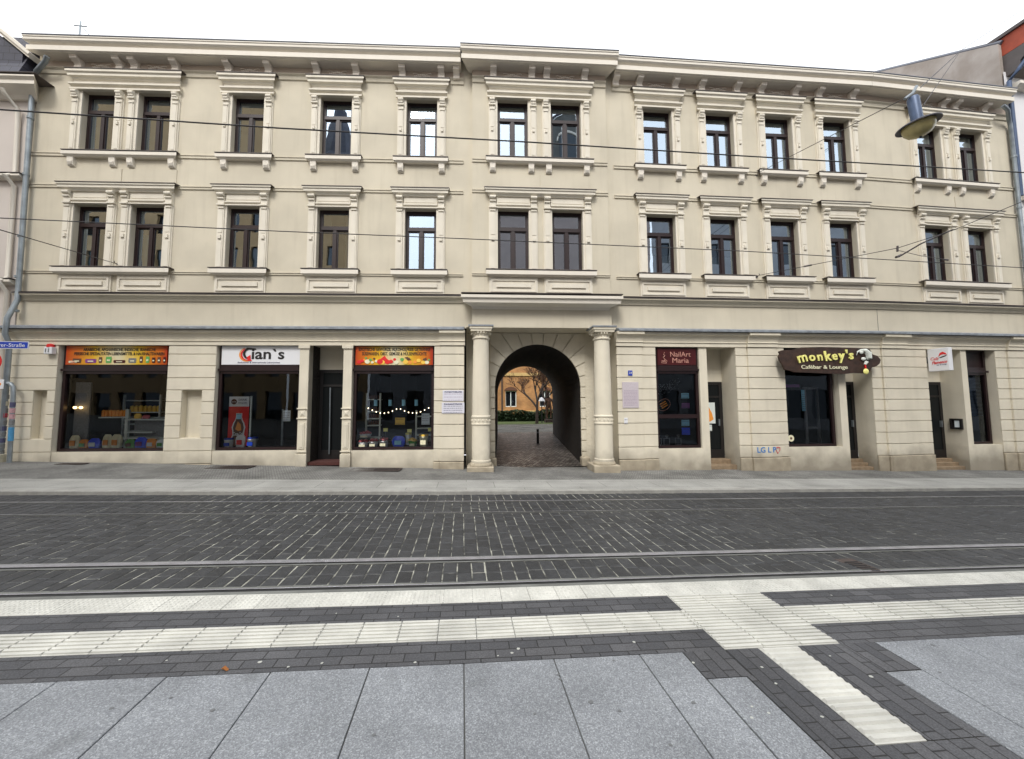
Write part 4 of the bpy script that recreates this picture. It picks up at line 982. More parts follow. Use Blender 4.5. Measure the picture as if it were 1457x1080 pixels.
o=plaque('R',.07,.115,1.17,.10,.16,M['white'],'small white and black sticker low on the pier right of the passage','',2,'ink',cat='sticker')
# alarm box
A=empty('alarm_box',tuple(at('L',1.76,.06,3.08)),'white alarm box with red lamp at upper corner of left pier','alarm box')
MB().box(1.66,1.86,-.17,-.056,3.06,3.24).build('housing',M['white'],A,FR['L'],bevel=.01)
k=MB(); k.lathe([(.075,0),(.07,.07),(.03,.09)],(1.76,-.11,3.24),14); k.build('lamp_dome',M['red'],A,FR['L'],smooth=True)
k=MB(); k.box(1.70,1.73,-.175,-.17,3.10,3.20); k.box(1.77,1.80,-.175,-.17,3.10,3.20); k.build('vent_slots',M['stick3'],A,FR['L'])
# graffiti LGLP heart: thin paint
Ms=framed('R',3.86,.105,.28)
G_=empty('graffiti',tuple(Ms.translation),'blue LGLP graffiti with red heart sprayed low on a pier','graffiti')
x=.0
for ch,wd in (('L',.13),('G',.16),('L',.15),('P',.15)):
    text('letter',ch,.21,Ms@T(x+.06,-.002,.12)@Matrix.Rotation(random.uniform(-.1,.1),4,'Y'),M['grafblue'],G_,depth=.002,bold=.003); x+=wd+(.03 if ch=='G' else 0)
MB().tube([(.62,-.002,.02),(.58,-.002,.12),(.58,-.002,.18),(.62,-.002,.20),(.63,-.002,.16),(.65,-.002,.20),(.69,-.002,.19),(.69,-.002,.12),(.62,-.002,.02)],.008,6).build('heart',M['grafred'],G_,Ms)
# menu box on the reveal of the café recess
o=MB().box(-.02,.0,0,.40,0,.40)
Ms=FR['Q']@T(2.735,.04,.90)
MN=empty('menu_box',tuple(Ms.translation),'dark menu box with paper on side wall of the rightmost entrance','menu box')
k=MB(); k.box(-.05,0,0,.04,0,.32); k.box(-.05,0,.24,.28,0,.32); k.box(-.05,0,.04,.24,.28,.32); k.box(-.05,0,.04,.24,0,.04); k.box(-.02,0,.04,.24,.04,.28); k.build('case',M['black'],MN,Ms)
MB().box(-.03,-.021,.07,.18,.06,.26).build('menu_sheet',M['paper'],MN,Ms)
# ------------------------------------------------------------------ goods and posters in the shop windows
def good(name,o,label,cat,group=None): return tag(o,label,cat,group)
def bag(seg,u,y,z,w,h,mt,label,lab=None,group=None,cat='bag'):
    b=MB(); n=8; random.seed(int(u*100))
    prof=[]
    for i in range(7):
        t=i/6; k=(.90+.25*math.sin(PI*t*.9))*(1-.35*max(0,t-.8)/.2)
        zz=h*t
        ring=[]
        for j in range(12):
            a=2*PI*j/12; r=1+random.uniform(-.05,.05)
            dy=.5*(1-.75*max(0,(t-.5)/.5))
            ring.append((w/2*k*math.copysign(abs(math.cos(a))**.6,math.cos(a))*r,w/2*dy*math.sin(a)*r,zz+(random.uniform(-.01,.01) if 0<i<6 else 0)))
        prof.append(ring)
    vs=[v for r in prof for v in r]; fs=[tuple(range(11,-1,-1)),tuple(72+i for i in range(12))]
    for i in range(6):
        for j in range(12): fs.append((i*12+j,i*12+(j+1)%12,(i+1)*12+(j+1)%12,(i+1)*12+j))
    b.add(vs,fs); o=b.build('goods_bag',M[mt],None,framed(seg,u,-y,z),smooth=True); tag(o,label,cat,group)
    if lab: MB().box(-w*.28,w*.28,-w*.32,-w*.28,h*.25,h*.62).build('printed_label',M[lab],o,None)
    return o
ZL=.575
for u,w,h,mt,lab,label in ((2.20,.24,.36,'cream','orange','cream rice bag with orange print at left end of the leftmost window'),
    (2.44,.24,.25,'orange','green','orange and green pack between cream bag and blue bag'),(2.71,.28,.28,'blue','paper','blue plastic bag with white print left of the twin cream bags'),
    (3.03,.22,.38,'cream','orange','left one of the twin cream rice bags in the leftmost window'),(3.27,.24,.38,'cream','orange','right one of the twin cream rice bags in the leftmost window'),
    (3.62,.22,.24,'green','brown','dark green pack right of the shelf post'),(3.90,.27,.30,'blue','purple','blue plastic bag in the right half of the leftmost window'),
    (4.17,.24,.26,'orange','white','orange and white pack right of the second blue bag'),(4.42,.22,.24,'paper','green','pale green pack at right end of the leftmost window')):
    bag('L',u,.22,ZL,w,h,mt,label,lab,'bags of groceries along the leftmost shop window','bag')
def tub(seg,u,y,z,r,h,mt,top,label,cat='tub',group=None,fill=None):
    r0=empty('tub',tuple(at(seg,u,-y,z)),label,cat,group)
    F=framed(seg,u,-y,z)
    MB().lathe([(r*.8,0),(r,h*.85),(r*1.05,h*.88),(r*1.05,h)],(0,0,0),18).build('bucket',M[mt],r0,F,smooth=True)
    if fill:
        k=MB(); random.seed(int(u*77))
        for i in range(26): a=random.random()*6.28; q=random.random()**.5*r*.9; k.blob((q*math.cos(a),q*math.sin(a),h+random.random()*.04+ .05*(1-q/r)),(.03,.03,.028),n=6,k=4)
        k.build('filling',M[fill],r0,F,smooth=True)
    else: MB().lathe([(r*1.08,h),(r*1.08,h+.035),(r*1.0,h+.045)],(0,0,0),18).build('lid',M[top],r0,F,smooth=True)
    MB().box(-r*.6,r*.6,-r*1.02,-r*.9,h*.25,h*.65).build('printed_label',M['navy' if (mt=='white' and not fill) else 'cream'],r0,F)
    return r0
tub('L',6.18,.23,ZL,.11,.22,'white','navy','white tub with blue lid below the bottle poster at far left')
bag('L',6.48,.23,ZL,.24,.34,'white','white paper bag standing between two blue lidded tubs','red')
tub('L',6.79,.23,ZL,.12,.24,'white','navy','white tub with blue lid right of the paper bag')
tub('L',9.75,.22,.555,.13,.14,'white','pink','basket heaped with pinkish goods at far left of the third window','basket',fill='pink')
tub('L',10.02,.22,.555,.12,.16,'white','pink','second white basket of pinkish goods from the left in third window','basket',fill='pink')
tub('L',10.30,.22,.555,.12,.18,'white','pink','third white basket of pinkish goods from the left under yellow tag','basket',fill='pink')
bag('L',10.70,.22,.555,.32,.30,'blue','bright blue crumpled bag in the middle of the third window','teal')
tub('L',11.08,.22,.555,.11,.16,'green','amber','small green bowl heaped with yellow goods','bowl',fill='amber')
tub('L',11.38,.22,.555,.12,.30,'cream','amber','tall cream jar with amber lid at right of the third window','jar')
tub('L',10.92,.42,.60,.08,.28,'paper','yellow','slim pale bottle with yellow top behind the bowl','bottle')
# red poster with bottle
PS=empty('poster',tuple(at('L',6.38,-.24,.62)),'tall red Coca-Cola bottle poster behind the Gian`s window','poster'); F=framed('L',6.12,-.24,.62)
MB().box(0,.53,0,.015,0,1.06).build('red_field',M['red'],PS,F); MB().box(0,.53,-.001,.015,1.061,1.33).build('white_header',M['white'],PS,F)
k=MB(); k.poly(disc(.13,1.19,.075,.075),-.006,-.002); k.build('round_badge',M['dred'],PS,F)
text('lettering','DRINK',.08,F@T(.36,-.005,1.24),M['ink'],PS,depth=.002,width=.22); text('lettering','Coca-Cola',.05,F@T(.13,-.010,1.19),M['white'],PS,depth=.002,width=.11); text('lettering','eiskalt genießen',.05,F@T(.36,-.005,1.16),M['ink'],PS,depth=.002,width=.24)
bo=[(.0,0),(.155,0),(.165,.10),(.16,.22),(.125,.30),(.135,.42),(.15,.50),(.12,.62),(.08,.70),(.065,.78),(.065,.88)]
def sil(sc,dx): return [(dx+x*sc,z*(.98 if sc<1 else 1)) for x,z in bo[1:]]+[(dx-x*sc,z*(.98 if sc<1 else 1)) for x,z in bo[:0:-1]]
MB().poly(sil(1.2,.28),-.006,-.001).build('bottle_outline',M['white'],PS,F); MB().poly(sil(.95,.28),-.011,-.007).build('bottle',M['brown'],PS,F)
MB().poly(rect(.22,.34,.72,.85),-.016,-.012).build('cap',M['teal'],PS,F); MB().poly([(.20,.45),(.26,.66),(.34,.58),(.36,.42),(.28,.40)],-.015,-.012).build('ice_glow',M['orange'],PS,F)
text('lettering','Coca-Cola',.13,F@T(.28,-.016,.32),M['white'],PS,depth=.002,width=.27,shear=.3,bold=.003)
MB().box(.56,.60,0,.03,-.04,1.34).build('stand_post',M['offwhite'],PS,F)
# papers, door frame seen inside
def sheet(seg,u,z,w,h,mt,label,y=.13,cat='notice',group=None,txt=None,ang=0):
    Ms=framed(seg,u,-y,z)@Matrix.Rotation(ang,4,'Y'); o=MB().box(0,w,0,.003,0,h).build('paper_notice',M[mt],None,Ms); tag(o,label,cat,group)
    lines(o,w,h,max(2,int(h/.07)),M['ink'],hh=.008,seed=int(u*31)); return o
sheet('L',7.62,1.28,.20,.29,'paper','pale notice sheet stuck behind the Gian`s window')
sheet('L',10.62,1.17,.26,.19,'amber','yellow notice in the middle of third shop window')
sheet('L',11.33,1.17,.22,.30,'paper','pale blue notice at right in third shop window')
for i,u in enumerate((9.99,10.38,10.74,11.10)):
    pass
LB=['leftmost of four small lit looking blue lanterns hung in third window','second from left of the four blue lanterns in third window','third from left of the four blue lanterns in third window','rightmost of four small blue lanterns hung in third window']
for i,u in enumerate((10.02,10.42,10.79,11.14)):
    r0=empty('hanging_lantern',tuple(at('L',u,-.35,1.68)),LB[i],'lantern','blue lanterns hung in third shop window'); F=framed('L',u,-.35,1.68)
    MB().box(-.04,.04,-.04,.04,0,.17).build('lantern_body',M['teal'],r0,F); k=MB(); k.lathe([(.05,.17),(.02,.22),(.006,.24)],(0,0,0),8); k.tube([(0,0,.24),(0,0,.85)],.003,4); k.build('lantern_top',M['black'],r0,F)
# string of lights
gl_=D.materials.new('warm_bulb'); gl_.use_nodes=True; bb=gl_.node_tree.nodes['Principled BSDF']; bb.inputs['Emission Color'].default_value=(1,.8,.5,1); bb.inputs['Emission Strength'].default_value=5; bb.inputs['Base Color'].default_value=(.9,.8,.6,1)
r0=empty('light_garland',tuple(at('L',10.6,-.25,1.5)),'string of small warm bulbs looping across third shop window','string lights')
k=MB(); wv=MB(); P=[]
for i in range(31):
    u=9.85+i*.055; z=1.62-.14*abs(math.sin((u-9.85)/1.65*2*PI)); P.append(at('L',u,-.25,z+.02)); 
    if i%2==0: k.blob(tuple(at('L',u,-.25,z)),(.012,.012,.016),n=6,k=4)
k.build('bulbs',gl_,r0); wv.tube(P,.004,4); wv.build('cable',M['black'],r0)
# shelves inside
def shelf(seg,u0,u1,y0,y1,zs,label,post=True,mt='offwhite'):
    r0=empty('shop_shelf',tuple(at(seg,(u0+u1)/2,-y0,zs[0])),label,'shelf'); F=FR[seg]
    for z in zs: MB().box(u0,u1,y0,y1,z,z+.03).build('shelf_board',M[mt],r0,F)
    k=MB(); k.box(u0-.04,u0,y0,y0+.05,.5,zs[-1]+.2); k.box(u1,u1+.04,y0,y0+.05,.5,zs[-1]+.2); k.build('upright',M[mt],r0,F); return r0

shelf('L',2.35,3.35,1.3,1.7,(.75,1.15,1.5,1.85),'pale shelf unit with goods behind left half of the leftmost window')
shelf('L',9.65,10.0,.75,1.05,(.75,1.10,1.30,1.50,1.85),'narrow white shelves at left inside third window')
shelf('L',11.05,11.6,.9,1.3,(.8,1.0,1.35,),'white shelves at right inside third window')
random.seed(5)
k=MB(); 
for z in (1.14,1.33,1.53,1.88):
    for i in range(5): k.lathe([(.022,0),(.022,.09),(.01,.12)],(9.69+i*.065,.85,z),8)
o=k.build('spice_jars',M['brown']); o.matrix_basis=FR['L']; tag(o,'rows of small brown jars on the narrow white shelves','jars',kind='stuff')
k=MB()
for i in range(7): k.lathe([(.05,0),(.05,.16),(.02,.19)],(2.45+i*.13,1.45,1.53),8)
o=k.build('goods_jars',M['amber']); o.matrix_basis=FR['L']; tag(o,'row of amber jars on the shelf behind the leftmost window','jars',kind='stuff')
r0=empty('display_counter',tuple(at('L',3.45,-.4,.6)),'white display counter with slanting boards in right half of the leftmost window','counter')
k=MB(); k.box(3.36,3.44,.30,.36,.575,1.62); k.build('post',M['offwhite'],r0,FR['L'])
for z,x1,mt in ((1.36,4.62,'offwhite'),(1.02,4.05,'offwhite'),(.86,4.62,'offwhite')):
    k=MB(); k.add([(3.44,.20,z),(x1,.34,z-.02),(x1,.80,z+.02),(3.44,.70,z+.04),(3.44,.20,z-.03),(x1,.34,z-.05),(x1,.80,z-.01),(3.44,.70,z+.01)],[(0,1,2,3),(7,6,5,4),(0,4,5,1),(1,5,6,2),(2,6,7,3),(3,7,4,0)]); k.build('counter_board',M[mt],r0,FR['L'])
k=MB(); k.box(3.48,4.60,.45,.50,.86,1.34); k.build('counter_back',M['stick3'],r0,FR['L'])
bag('L',3.66,.34,1.36,.16,.14,'amber','small yellow pack lying on the white display counter'); bag('L',3.86,.36,1.36,.18,.10,'pink','small pinkish pack on the white display counter')
o=MB().box(2.03,2.42,.30,.33,.575,2.35).build('side_panel',M['stick3'],None,FR['L']); tag(o,'grey side panel inside left edge of the leftmost window','panel')
k=MB(); random.seed(9)
for i in range(8): k.lathe([(.045,0),(.045,.15),(.02,.18)],(2.55+i*.095,.55,1.42),8)
o=k.build('goods_jars',M['orange']); o.matrix_basis=FR['L']; tag(o,'short row of orange jars left of the white display counter','jars',kind='stuff')
o=MB().box(2.48,3.34,.48,.66,1.38,1.41).build('wall_shelf',M['offwhite'],None,FR['L']); tag(o,'thin pale shelf carrying the orange jars','shelf')
lampm=D.materials.new('lit_shop_lamp'); lampm.use_nodes=True; bb=lampm.node_tree.nodes['Principled BSDF']; bb.inputs['Emission Color'].default_value=(1,.62,.25,1); bb.inputs['Emission Strength'].default_value=3.5
for u,lb in ((2.13,'left one of two small glowing lamps in the leftmost window'),(2.28,'right one of two small glowing lamps in the leftmost window')):
    o=MB().blob((0,0,0),(.04,.04,.035),n=12,k=8).build('glowing_lamp',lampm,None,FR['L']@T(u,.22,1.67),smooth=True); tag(o,lb,'lamp','glowing lamps in the leftmost window')
tub('L',9.72,.45,.80,.16,.10,'white','pink','upper heap of pink packets at left inside third window','basket',fill='pink')
for u,z,lb in ((10.33,.98,'yellow price tag above third basket in third window'),(11.55,.98,'yellow price tag at right above the tall cream jar'),(10.98,.95,'yellow price tag above the small green bowl')):
    r0=empty('price_tag',tuple(at('L',u,-.25,z)),lb,'price tag','yellow price tags in third shop window'); F=framed('L',u,-.25,z); MB().box(-.06,.06,0,.004,0,.09).build('tag_card',M['yellow'],r0,F); k=MB(); k.tube([(0,.006,0),(0,.006,-.22)],.004,4); k.build('tag_stick',M['zinc'],r0,F)
random.seed(31); k=MB()
for i in range(60):
    u=random.uniform(9.7,11.6); k.lathe([(.03,0),(.03,.12),(.012,.16)],(u,random.uniform(.45,.62),.555),7)
o=k.build('goods_jars',M['brown']); o.matrix_basis=FR['L']; tag(o,'dark jars crowded behind the baskets in third window','jars',kind='stuff')
# door inside Gian's
r0=empty('inner_door',tuple(at('L',7.8,-.9,.6)),'grey framed glass door inside the Gian`s shop','door'); k=MB()
k.box(7.62,7.67,.9,.95,.55,2.1); k.box(8.0,8.06,.9,.95,.55,2.1); k.box(7.67,8.0,.9,.95,1.98,2.1); k.box(7.67,8.0,.9,.95,.55,.68); k.build('frame',M['stick3'],r0,FR['L'])
k=MB(); k.tube([(7.25,.8,.55),(7.25,.8,1.6)],.03,8); k.build('grey_post',M['zinc'],r0,FR['L'])
# nail studio items
sheet('R',1.86,1.86,.23,.15,'teal','upper blue hand picture in upper pane of nail studio'); sheet('R',1.86,1.58,.24,.15,'purple','violet hand picture in upper pane of nail studio')
sheet('R',1.84,1.08,.23,.17,'teal','upper blue picture in lower pane of nail studio'); sheet('R',1.84,.83,.24,.20,'blue','lowest blue picture in lower pane of nail studio')
r0=empty('oval_sign',tuple(at('R',1.33,-.12,1.68)),'oval open sign with orange strokes in nail studio window','window sign'); F=framed('R',1.33,-.12,1.68)@Matrix.Rotation(-.5,4,'Y')
k=MB(); k.tube([(.20*math.cos(t*PI/12),0,.155*math.sin(t*PI/12)) for t in range(25)],.010,6); k.build('oval_ring',M['rosegold'],r0,F)
for i in range(3): k=MB(); k.box(-.10,.10,-.008,0,-.075+i*.06,-.04+i*.06); k.build('stroke',M['orange'],r0,F@Matrix.Rotation(.0,4,'Y'))
k=MB(); 
for i in range(120):
    a=random.random(); k.blob(tuple(at('R',1.15+a*.75,-.2-random.random()*.2,2.45-random.random()*.30-.25*(1-a))),(.006,.006,.006),n=4,k=3)
o=k.build('silver_garland',M['white']); tag(o,'tangle of silver tinsel at top of nail studio window','garland',kind='stuff')
for i,(u,lb) in enumerate(((1.20,'leftmost perfume style bottle frame in nail studio window'),(1.44,'middle glass trophy in nail studio window'),(1.78,'right glass trophy in nail studio window'))):
    r0=empty('glass_ornament',tuple(at('R',u,-.22,.54)),lb,'ornament','glass ornaments in the nail studio window'); F=framed('R',u,-.22,.54)
    k=MB(); k.box(-.09,-.075,0,.02,0,.20); k.box(.075,.09,0,.02,0,.20); k.box(-.075,.075,0,.02,.185,.20); k.box(-.075,.075,0,.02,0,.02); k.build('frame',M['stick3'],r0,F)
    k=MB(); k.blob((0,0,.26),(.045,.03,.045)); k.build('knob',M['stick3'],r0,F,smooth=True)
# door posters at nail
D1=empty('door_poster',tuple(at('R',2.95,-.54,1.2)),'white poster with coral drawing on the nail studio door','poster'); F=framed('R',2.80,-.555,1.12)
MB().box(0,.34,0,.004,0,.62).build('sheet',M['offwhite'],D1,F); MB().poly([(.04,.08),(.16,.05),(.28,.12),(.24,.30),(.14,.50),(.08,.35)],-.004,-.001).build('drawing',M['orange'],D1,F)
sheet('R',2.82,.90,.20,.18,'offwhite','small white note under poster on nail studio door',y=.555)
# monkey window items
sheet('R',5.06,2.17,.42,.09,'purple','dim violet sticker strip at top left of the café window',y=.14); sheet('R',5.52,1.48,.11,.62,'teal','vertical pale blue sticker in the café window',y=.14)
r0=empty('round_sticker',tuple(at('R',5.10,-.12,.68)),'round yellowish sticker at lower left of the café window','sticker'); MB().poly(disc(5.10,.70,.095,.095,20),.112,.116).build('disc',M['cream'],r0,FR['R']); MB().poly(disc(5.10,.70,.035,.035,8),.108,.1115).build('dot',M['brown'],r0,FR['R'])
for u,lb in ((5.30,'left dark bottle on the café window ledge'),(5.74,'right dark bottle on the café window ledge')):
    o=MB(); o.lathe([(.035,0),(.035,.12),(.012,.17),(.012,.24)],(0,0,0),10); o=o.build('bottle',M['stick3'],None,framed('R',u,-.28,.52),smooth=True); tag(o,lb,'bottle','bottles on the café window ledge')
k=MB(); k.box(5.95,6.02,.5,.54,.5,2.2); k.box(6.35,6.42,.5,.54,.5,2.2); k.box(6.02,6.35,.5,.54,2.13,2.2); k.box(6.02,6.35,.5,.54,.95,1.0); o=k.build('inner_partition',M['stick3'],None,FR['R']); tag(o,'grey glazed partition inside the café window','partition')
# Q window blind
k=MB()
for i in range(28): k.box(3.10,3.84,.26,.262,1.3+i*.043,1.325+i*.043)
o=k.build('venetian_blind',M['lampblue'],None,FR['Q']); tag(o,'dark venetian blind behind the rightmost narrow window','blind')
# cellar gratings
for i,(u,w,lb) in enumerate(((2.75,.65,'cellar grating on the pavement under the leftmost shop window'),(6.70,1.0,'reddish cellar grating on the pavement under the Gian`s window'),(10.30,1.25,'reddish cellar grating on the pavement left of the passage'))):
    y0=.22; F=FR['L']; zz=gz('L',u,.3)
    r0=empty('cellar_grating',tuple(at('L',u,.3,zz)),lb,'grating','cellar gratings along the foot of the shops')
    k=MB(); d=.42 if w>.8 else .2
    k.box(u-w/2,u+w/2,-y0-d,-y0-d+.03,zz+.002,zz+.016); k.box(u-w/2,u+w/2,-y0-.03,-y0,zz+.002,zz+.016); k.box(u-w/2,u-w/2+.03,-y0-d+.03,-y0-.03,zz+.002,zz+.016); k.box(u+w/2-.03,u+w/2,-y0-d+.03,-y0-.03,zz+.002,zz+.016); k.build('frame',M['grate'],r0,F)
    k=MB()
    for j in range(int(w/.05)): k.box(u-w/2+.03+j*.05,u-w/2+.045+j*.05,-y0-d+.03,-y0-.03,zz+.002,zz+.012)
    k.build('bars',M['grate'],r0,F); MB().box(u-w/2+.02,u+w/2-.02,-y0-d+.02,-y0-.02,zz-.05,zz+.001).build('shaft',M['groove'],r0,F)
# ------------------------------------------------------------------ neighbours
def plainwall(b,F,u0,u1,z0,z1,off=0,d=6): k=MB(); k.box(u0,u1,-off,d,z0,z1); k.xf(F); b.add(k.v,k.f)
NB=empty('neighbour_building',tuple(at('L',-1.5,0,0)),'pale lilac neighbour with slate mansard roof at far left edge','building')
F=FR['L']
b=wallmesh(-7,.70,-.3,10.2,[(-.35,.12,4.9-.9,4.9-.15),(-1.6,-.6,.4,3.0),(-1.5,-.5,5.6,7.4),(-1.5,-.5,8.3,9.8)],off=.02); b.build('wall',[M['lilac'],M['lilac']],NB,F)
b=MB(); b.quad((.70,-.02,-.3),(.70,6,-.3),(.70,6,10.2),(.70,-.02,10.2)); b.build('side_wall',M['lilac'],NB,F)
for a,c,d,e in ((-.35,.12,4.0,4.75),(-1.6,-.6,.4,3.0),(-1.5,-.5,5.6,7.4),(-1.5,-.5,8.3,9.8)):
    k=MB(); k.box(a,c,.2,.24,d,e); w_=k.build('window',M['frame'],NB,F); MB().quad((a+.05,.19,d+.05),(c-.05,.19,d+.05),(c-.05,.19,e-.05),(a+.05,.19,e-.05)).build('pane',M['doorglass'],w_,None)
for z,h in ((7.78,.10),(4.90,.11)):
    MB().prism([(0,z),(.12,z),(.18,z+.04),(.20,z+.05),(.20,z+h),(0,z+h+.02)],-7,.70,ret=.0).build('ledge',M['corn'],NB,F); MB().box(-7,.72,-.215,0,z+h+.022,z+h+.037).build('ledge_dark_strip',M['capd'],NB,F)
b=MB(); b.prism([(0,10.05),(.10,10.05),(.16,10.12),(.34,10.24),(.38,10.26),(.38,10.36),(.44,10.42),(.44,10.46),(0,10.50)],-7,.76,ret=.9); b.build('cornice',M['corn'],NB,F)
MB().box(-7,1.18,-.46,0,10.505,10.52).build('cornice_cover',M['capd'],NB,F)
b=MB(); k=[(-.40,10.52),(.05,12.0),(1.8,13.0),(6,13.0),(6,10.52)]
vs=[(-7,y,z) for y,z in k]+[(.68,y,z) for y,z in k]; n=5; b.add(vs,[tuple(range(n)),tuple(range(2*n-1,n-1,-1))]+[(i,i+n,(i+1)%n+n,(i+1)%n) for i in range(n)]); b.build('mansard_roof',M['slate'],NB,F)
k=MB(); k.tube([(.34,-.40,10.1),(.34,-.36,10.0),(.42,-.12,9.75),(.40,-.08,9.4),(.45,-.08,7.95),(.42,-.26,7.8),(.45,-.08,7.6),(.50,-.08,5.1),(.50,-.26,4.95),(.52,-.08,4.7),(.56,-.08,.1)],.05,10); k.build('downpipe',M['corn'],NB,F,smooth=True)
# dormer with pale verge
k=MB(); k.add([(-2.2,-.28,10.9),(.62,-.28,10.9),(.62,-.28,11.2),(-.72,-.28,12.25),(-2.2,-.28,12.25),(-2.2,1.5,10.9),(.62,1.5,10.9),(.62,1.5,11.2),(-.72,1.5,12.25),(-2.2,1.5,12.25)],[(0,1,2,3,4),(9,8,7,6,5),(0,5,6,1),(1,6,7,2),(2,7,8,3),(3,8,9,4),(4,9,5,0)]); dm=k.build('dormer',M['slate'],NB,F)
k=MB(); A=Vector((.86,-.35,11.03)); B=Vector((-.75,-.35,12.36)); d_=(B-A).normalized(); nrm=Vector((d_.z,0,-d_.x))
for o0,o1,yy in ((0,.06,-.35),(.06,.13,-.40)):
    p=[A+nrm*o0,B+nrm*o0,B+nrm*o1,A+nrm*o1]; k.add([(v.x,yy,v.z) for v in p]+[(v.x,1.0,v.z) for v in p],[(0,1,2,3),(7,6,5,4),(0,4,5,1),(1,5,6,2),(2,6,7,3),(3,7,4,0)])
k.build('verge_board',M['corn'],dm,None)
# right neighbour
NR=empty('neighbour_building',tuple(at('Q',7.5,0,0)),'white neighbour with dark eaves and red boards at far right edge','building')
F=FR['Q']; 
b=wallmesh(5.42,14,-.8,12.6,[(6.9,7.9,8.6,10.4),(6.9,7.9,5.3,7.1),(6.6,8.2,.4,3.0)],off=.02); b.build('wall',[M['whitewall'],M['whitewall']],NR,F)
for a,c,d,e in ((6.9,7.9,8.6,10.4),(6.9,7.9,5.3,7.1),(6.6,8.2,.4,3.0)):
    w_=MB().box(a,c,.2,.24,d,e).build('window',M['frame'],NR,F); MB().quad((a+.06,.19,d+.06),(c-.06,.19,d+.06),(c-.06,.19,e-.06),(a+.06,.19,e-.06)).build('pane',M['doorglass'],w_,None)
for z in (11.95,8.20,5.30): MB().prism([(0,z),(.16,z),(.24,z+.06),(.26,z+.07),(.26,z+.16),(0,z+.2)],5.60,14,ret=0).build('ledge',M['corn'],NR,F)
# fire wall gable side
gx=5.40
M['firewall']=mat('old_grey_fire_wall',(.42,.38,.345),.95,var=.3,vscale=1.6,bump=.6,bscale=18,col2=(.31,.27,.235),streak=.2)
k=MB(); a=[(.02,9),(.02,13.62),(3.3,15.80),(7.0,18.2),(9,18.4),(9,9)]; n=6
k.add([(gx,y,z) for y,z in a]+[(gx+.3,y,z) for y,z in a],[tuple(range(n)),tuple(range(2*n-1,n-1,-1))]+[(i,i+n,(i+1)%n+n,(i+1)%n) for i in range(n)]); k.build('fire_wall',M['firewall'],NR,F)
k=MB(); k.tube([(gx+.1,-.02,13.65),(gx+.1,3.3,15.84),(gx+.1,7.0,18.24)],.07,6); k.build('wall_coping',M['roofmetal'],NR,F)
k=MB(); k.prism([(-.02,12.42),(.30,12.48),(.34,12.55),(.34,12.70),(.44,12.80),(.48,12.82),(.48,13.0),(.56,13.06),(.58,13.10),(.58,13.18),(-.02,13.18)],gx+.12,14); k.build('eaves',M['capd'],NR,F)
k=MB(); k.box(gx+.12,14,-.50,.3,13.19,13.80); k.build('attic_boards',M['redwood'],NR,F)
k=MB(); a=[(-.62,13.80),(-.62,13.90),(.30,13.92),(7,18.1),(7,18.0),(.30,13.80)]; k.add([(gx+.05,y,z) for y,z in a]+[(14,y,z) for y,z in a],[tuple(range(n)),tuple(range(2*n-1,n-1,-1))]+[(i,i+n,(i+1)%n+n,(i+1)%n) for i in range(n)]); k.build('roof',M['capd'],NR,F)
k=MB(); k.tube([(gx+.22,-.44,12.72),(gx+.12,-.30,12.45),(gx+.06,-.10,12.2),(gx+.06,-.10,8.3)],.055,10); k.build('downpipe',M['lampblue'],NR,F,smooth=True)
# antenna on the main roof
AN=empty('roof_antenna',(-11.45,11.6,12.0),'thin grey antenna mast on roof above the left windows','antenna'); k=MB(); k.tube([(-11.48,11.6,11.7),(-11.48,11.6,13.30)],.02,6); k.build('mast',M['zinc'],AN); k=MB(); k.tube([(-11.48,11.6,13.2),(-10.9,11.6,12.5),(-10.6,11.6,12.2)],.012,5); k.build('stay',M['zinc'],AN); k=MB(); k.tube([(-11.65,11.6,13.15),(-11.3,11.6,13.15)],.015,5); k.build('crossbar',M['zinc'],AN)
# ------------------------------------------------------------------ overhead wires
def wire(name,pts,r,label,cat='wire',group=None,mt='wire',sag=0):
    P=[]; 
    for a,c in zip(pts,pts[1:]):
        a,c=Vector(a),Vector(c)
        for i in range(12): t=i/12; p=a.lerp(c,t); p.z-=sag*4*t*(1-t); P.append(p)
    P.append(Vector(pts[-1])); o=MB().tube(P,r,6).build(name,M[mt],None,None,smooth=True); return tag(o,label,cat,group)
wire('contact_wire',[(-30,4.9,5.10),(-5.57,4.9,5.34),(-2.40,4.9,5.37),(.91,4.9,5.44),(4.18,4.9,5.48),(9.41,4.9,5.57),(30,4.9,5.9)],.009,'thick upper overhead wire crossing in front of the top floor')
wire('contact_wire',[(-30,7.6,5.25),(-8.59,7.6,5.22),(-3.64,7.6,5.21),(-.12,7.6,5.23),(6.48,7.6,5.24),(14.28,7.6,5.14),(30,7.6,4.9)],.009,'thin lower overhead wire crossing in front of the first floor')
